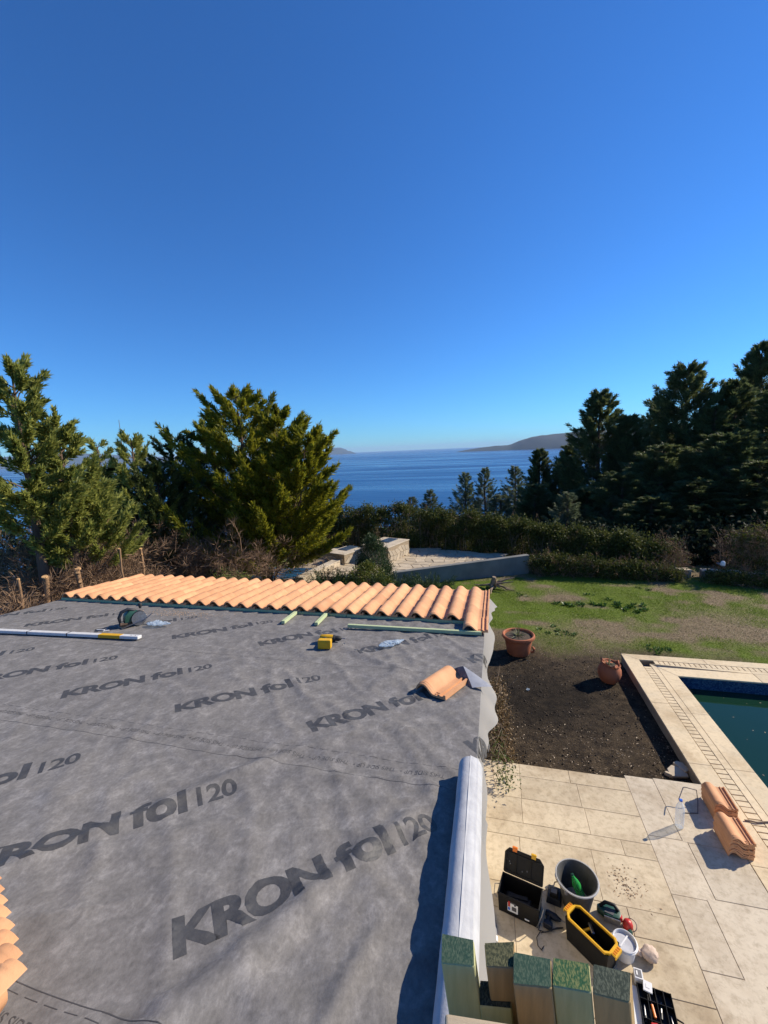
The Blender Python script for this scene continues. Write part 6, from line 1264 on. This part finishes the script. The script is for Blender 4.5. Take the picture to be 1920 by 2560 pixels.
# pots
pq = at_z(1297, 1640, -.2); t = thing('plant_pot', 'wide terracotta pot with a thick rim near the felt edge', 'pot', (pq.x, pq.y + .2, -.21)); b_ = MB()
b_.lathe([(0, .02), (.25, 0), (.27, .02), (.30, .2), (.335, .40), (.355, .405), (.385, .42), (.395, .45), (.385, .485), (.36, .495), (.335, .48), (.325, .43), (.0, .42)], 44); b_.build('shell', M['terracotta_pot'], t, smooth=True)
MB().lathe([(.337, .385), (.35, .39), (.337, .40)], 44).build('band', M['terracotta_pot'], t, smooth=True); b_ = MB(); b_.lathe([(0, .445), (.2, .44), (.326, .432)], 24); b_.build('soil', M['soil'], t, smooth=True)
MB().tube([(.29, -.17, .12), (.34, -.20, .15), (.35, -.21, .22), (.31, -.18, .26)], [.03, .028, .03, .028], 8).build('lug', M['terracotta_pot'], t, smooth=True)
def aloe(label, loc, n_, size, seed, tall=None):
    g = random.Random(seed); t = thing('aloe_plant', label, 'plant', loc)
    for i in range(n_):
        a = g.uniform(0, 6.28); el = g.uniform(.15, 1.25); L = size * g.uniform(.6, 1.15); w = size * .13; b_ = MB(); vs = []; fs = []; d = Vector((math.cos(a) * math.cos(el), math.sin(a) * math.cos(el), math.sin(el))); s = Vector((-math.sin(a), math.cos(a), 0)); p = Vector((math.cos(a) * .03, math.sin(a) * .03, 0)); K = 6
        if tall and i < tall[0]: d = Vector((g.uniform(-.15, .15), g.uniform(-.1, .1), 1)); L = tall[1]; w *= .75
        for k in range(K + 1):
            f = k / K; ww = w * (1 - f ** 1.6) + .002; nn = d.cross(s).normalized(); vs += [tuple(p - s * ww / 2 + nn * ww * .15), tuple(p - nn * ww * .12), tuple(p + s * ww / 2 + nn * ww * .15)]; p = p + d * (L / K); d = (d + Vector((0, 0, -.10 * (1 if not (tall and i < tall[0]) else 0)))).normalized()
        for k in range(K):
            for j in range(2): fs.append((k * 3 + j, k * 3 + j + 1, k * 3 + j + 4, k * 3 + j + 3))
        b_.add(vs, fs); b_.build('leaf', M['leaf_aloe'], t, smooth=True)
aloe('pale striped aloe growing in the wide terracotta pot', (pq.x, pq.y + .2, .22), 20, .24, 1, (4, .34))
pq = at_z(1525, 1712, -.2); t = thing('plant_pot', 'round-bellied terracotta jar pot beside the pool coping', 'pot', (pq.x, pq.y + .18, -.21)); t.rotation_euler = (R_(4), R_(6), .4); b_ = MB()
b_.lathe([(0, .01), (.14, 0), (.17, .03), (.22, .14), (.232, .22), (.215, .31), (.175, .375), (.165, .395), (.185, .415), (.180, .425), (.160, .415), (.150, .39), (0, .37)], 44); b_.build('shell', M['terracotta_pot'], t, smooth=True); MB().lathe([(0, .385), (.152, .38)], 20).build('soil', M['soil'], t)
for a in (0, 2.1, 4.2): MB().tube([(.17 * math.cos(a), .17 * math.sin(a), .395), (.19 * math.cos(a + .2), .19 * math.sin(a + .2), .44), (.17 * math.cos(a + .4), .17 * math.sin(a + .4), .40)], [.03, .028, .03], 8).build('lip_lug', M['terracotta_pot'], t, smooth=True)
aloe('small aloe with one tall spike growing in the jar pot', (pq.x, pq.y + .18, .17), 16, .16, 2, (1, .42))
# creeper at the wall
def creeper(label, pts, n_, seed, mat, size):
    g = np.random.default_rng(seed); t = thing('creeper', label, 'creeper', tuple(pts[0]), 0, 'creepers at the house wall'); b0 = np.array(pts[0]); P = np.array(pts, float); s = g.random(n_) * (len(P) - 1); i = np.clip(s.astype(int), 0, len(P) - 2); f = (s - i)[:, None]
    C = P[i] * (1 - f) + P[i + 1] * f + g.normal(size=(n_, 3)) * np.array([.09, .12, .07]) - b0; V, F = blades(C, g.normal(size=(n_, 3)) + np.array([.4, 0, .2]), size * (.6 + .8 * g.random(n_)), size * .5, g, .1); np_mesh('foliage', V, F, M[mat], t)
    k = 30; b = P[g.integers(0, len(P) - 1, k)] - b0 + g.normal(size=(k, 3)) * .07; V, F = limbs_np(b, b + g.normal(size=(k, 3)) * .22, .005, g); np_mesh('stems', V, F, M['driedwood'], t)['kind'] = 'stuff'
creeper('withered brown creeper climbing beside the hanging felt', [(.02, 8.3, .1), (.04, 7.6, .35), (.06, 7.0, .35), (.10, 6.6, .2), (.20, 6.35, -.1)], 4500, 61, 'leaf_creeper', .05)
creeper('green trailing shoot of creeper hanging over the patio slabs', [(.06, 6.4, .35), (.08, 6.05, .3), (.12, 5.8, .18), (.20, 5.7, .06)], 260, 62, 'leaf_creeper_green', .05)

# ================================================================== the air over the bay
hz = MB(); hz.box((0, 12400, 66), (50000, 27200, 252)); o = hz.build('haze', M['clear'])
m = bpy.data.materials.new('haze'); m.use_nodes = True; nt = m.node_tree; nt.nodes.clear()
vo = nt.nodes.new('ShaderNodeVolumePrincipled'); vo.inputs['Color'].default_value = (0.56, 0.75, 1.0, 1); vo.inputs['Density'].default_value = 5.0e-5; vo.inputs['Anisotropy'].default_value = 0.0
ou = nt.nodes.new('ShaderNodeOutputMaterial'); nt.links.new(vo.outputs[0], ou.inputs['Volume'])
o.data.materials.clear(); o.data.materials.append(m); tag(o, 'thin bluish haze over the bay', 'haze', kind='stuff')
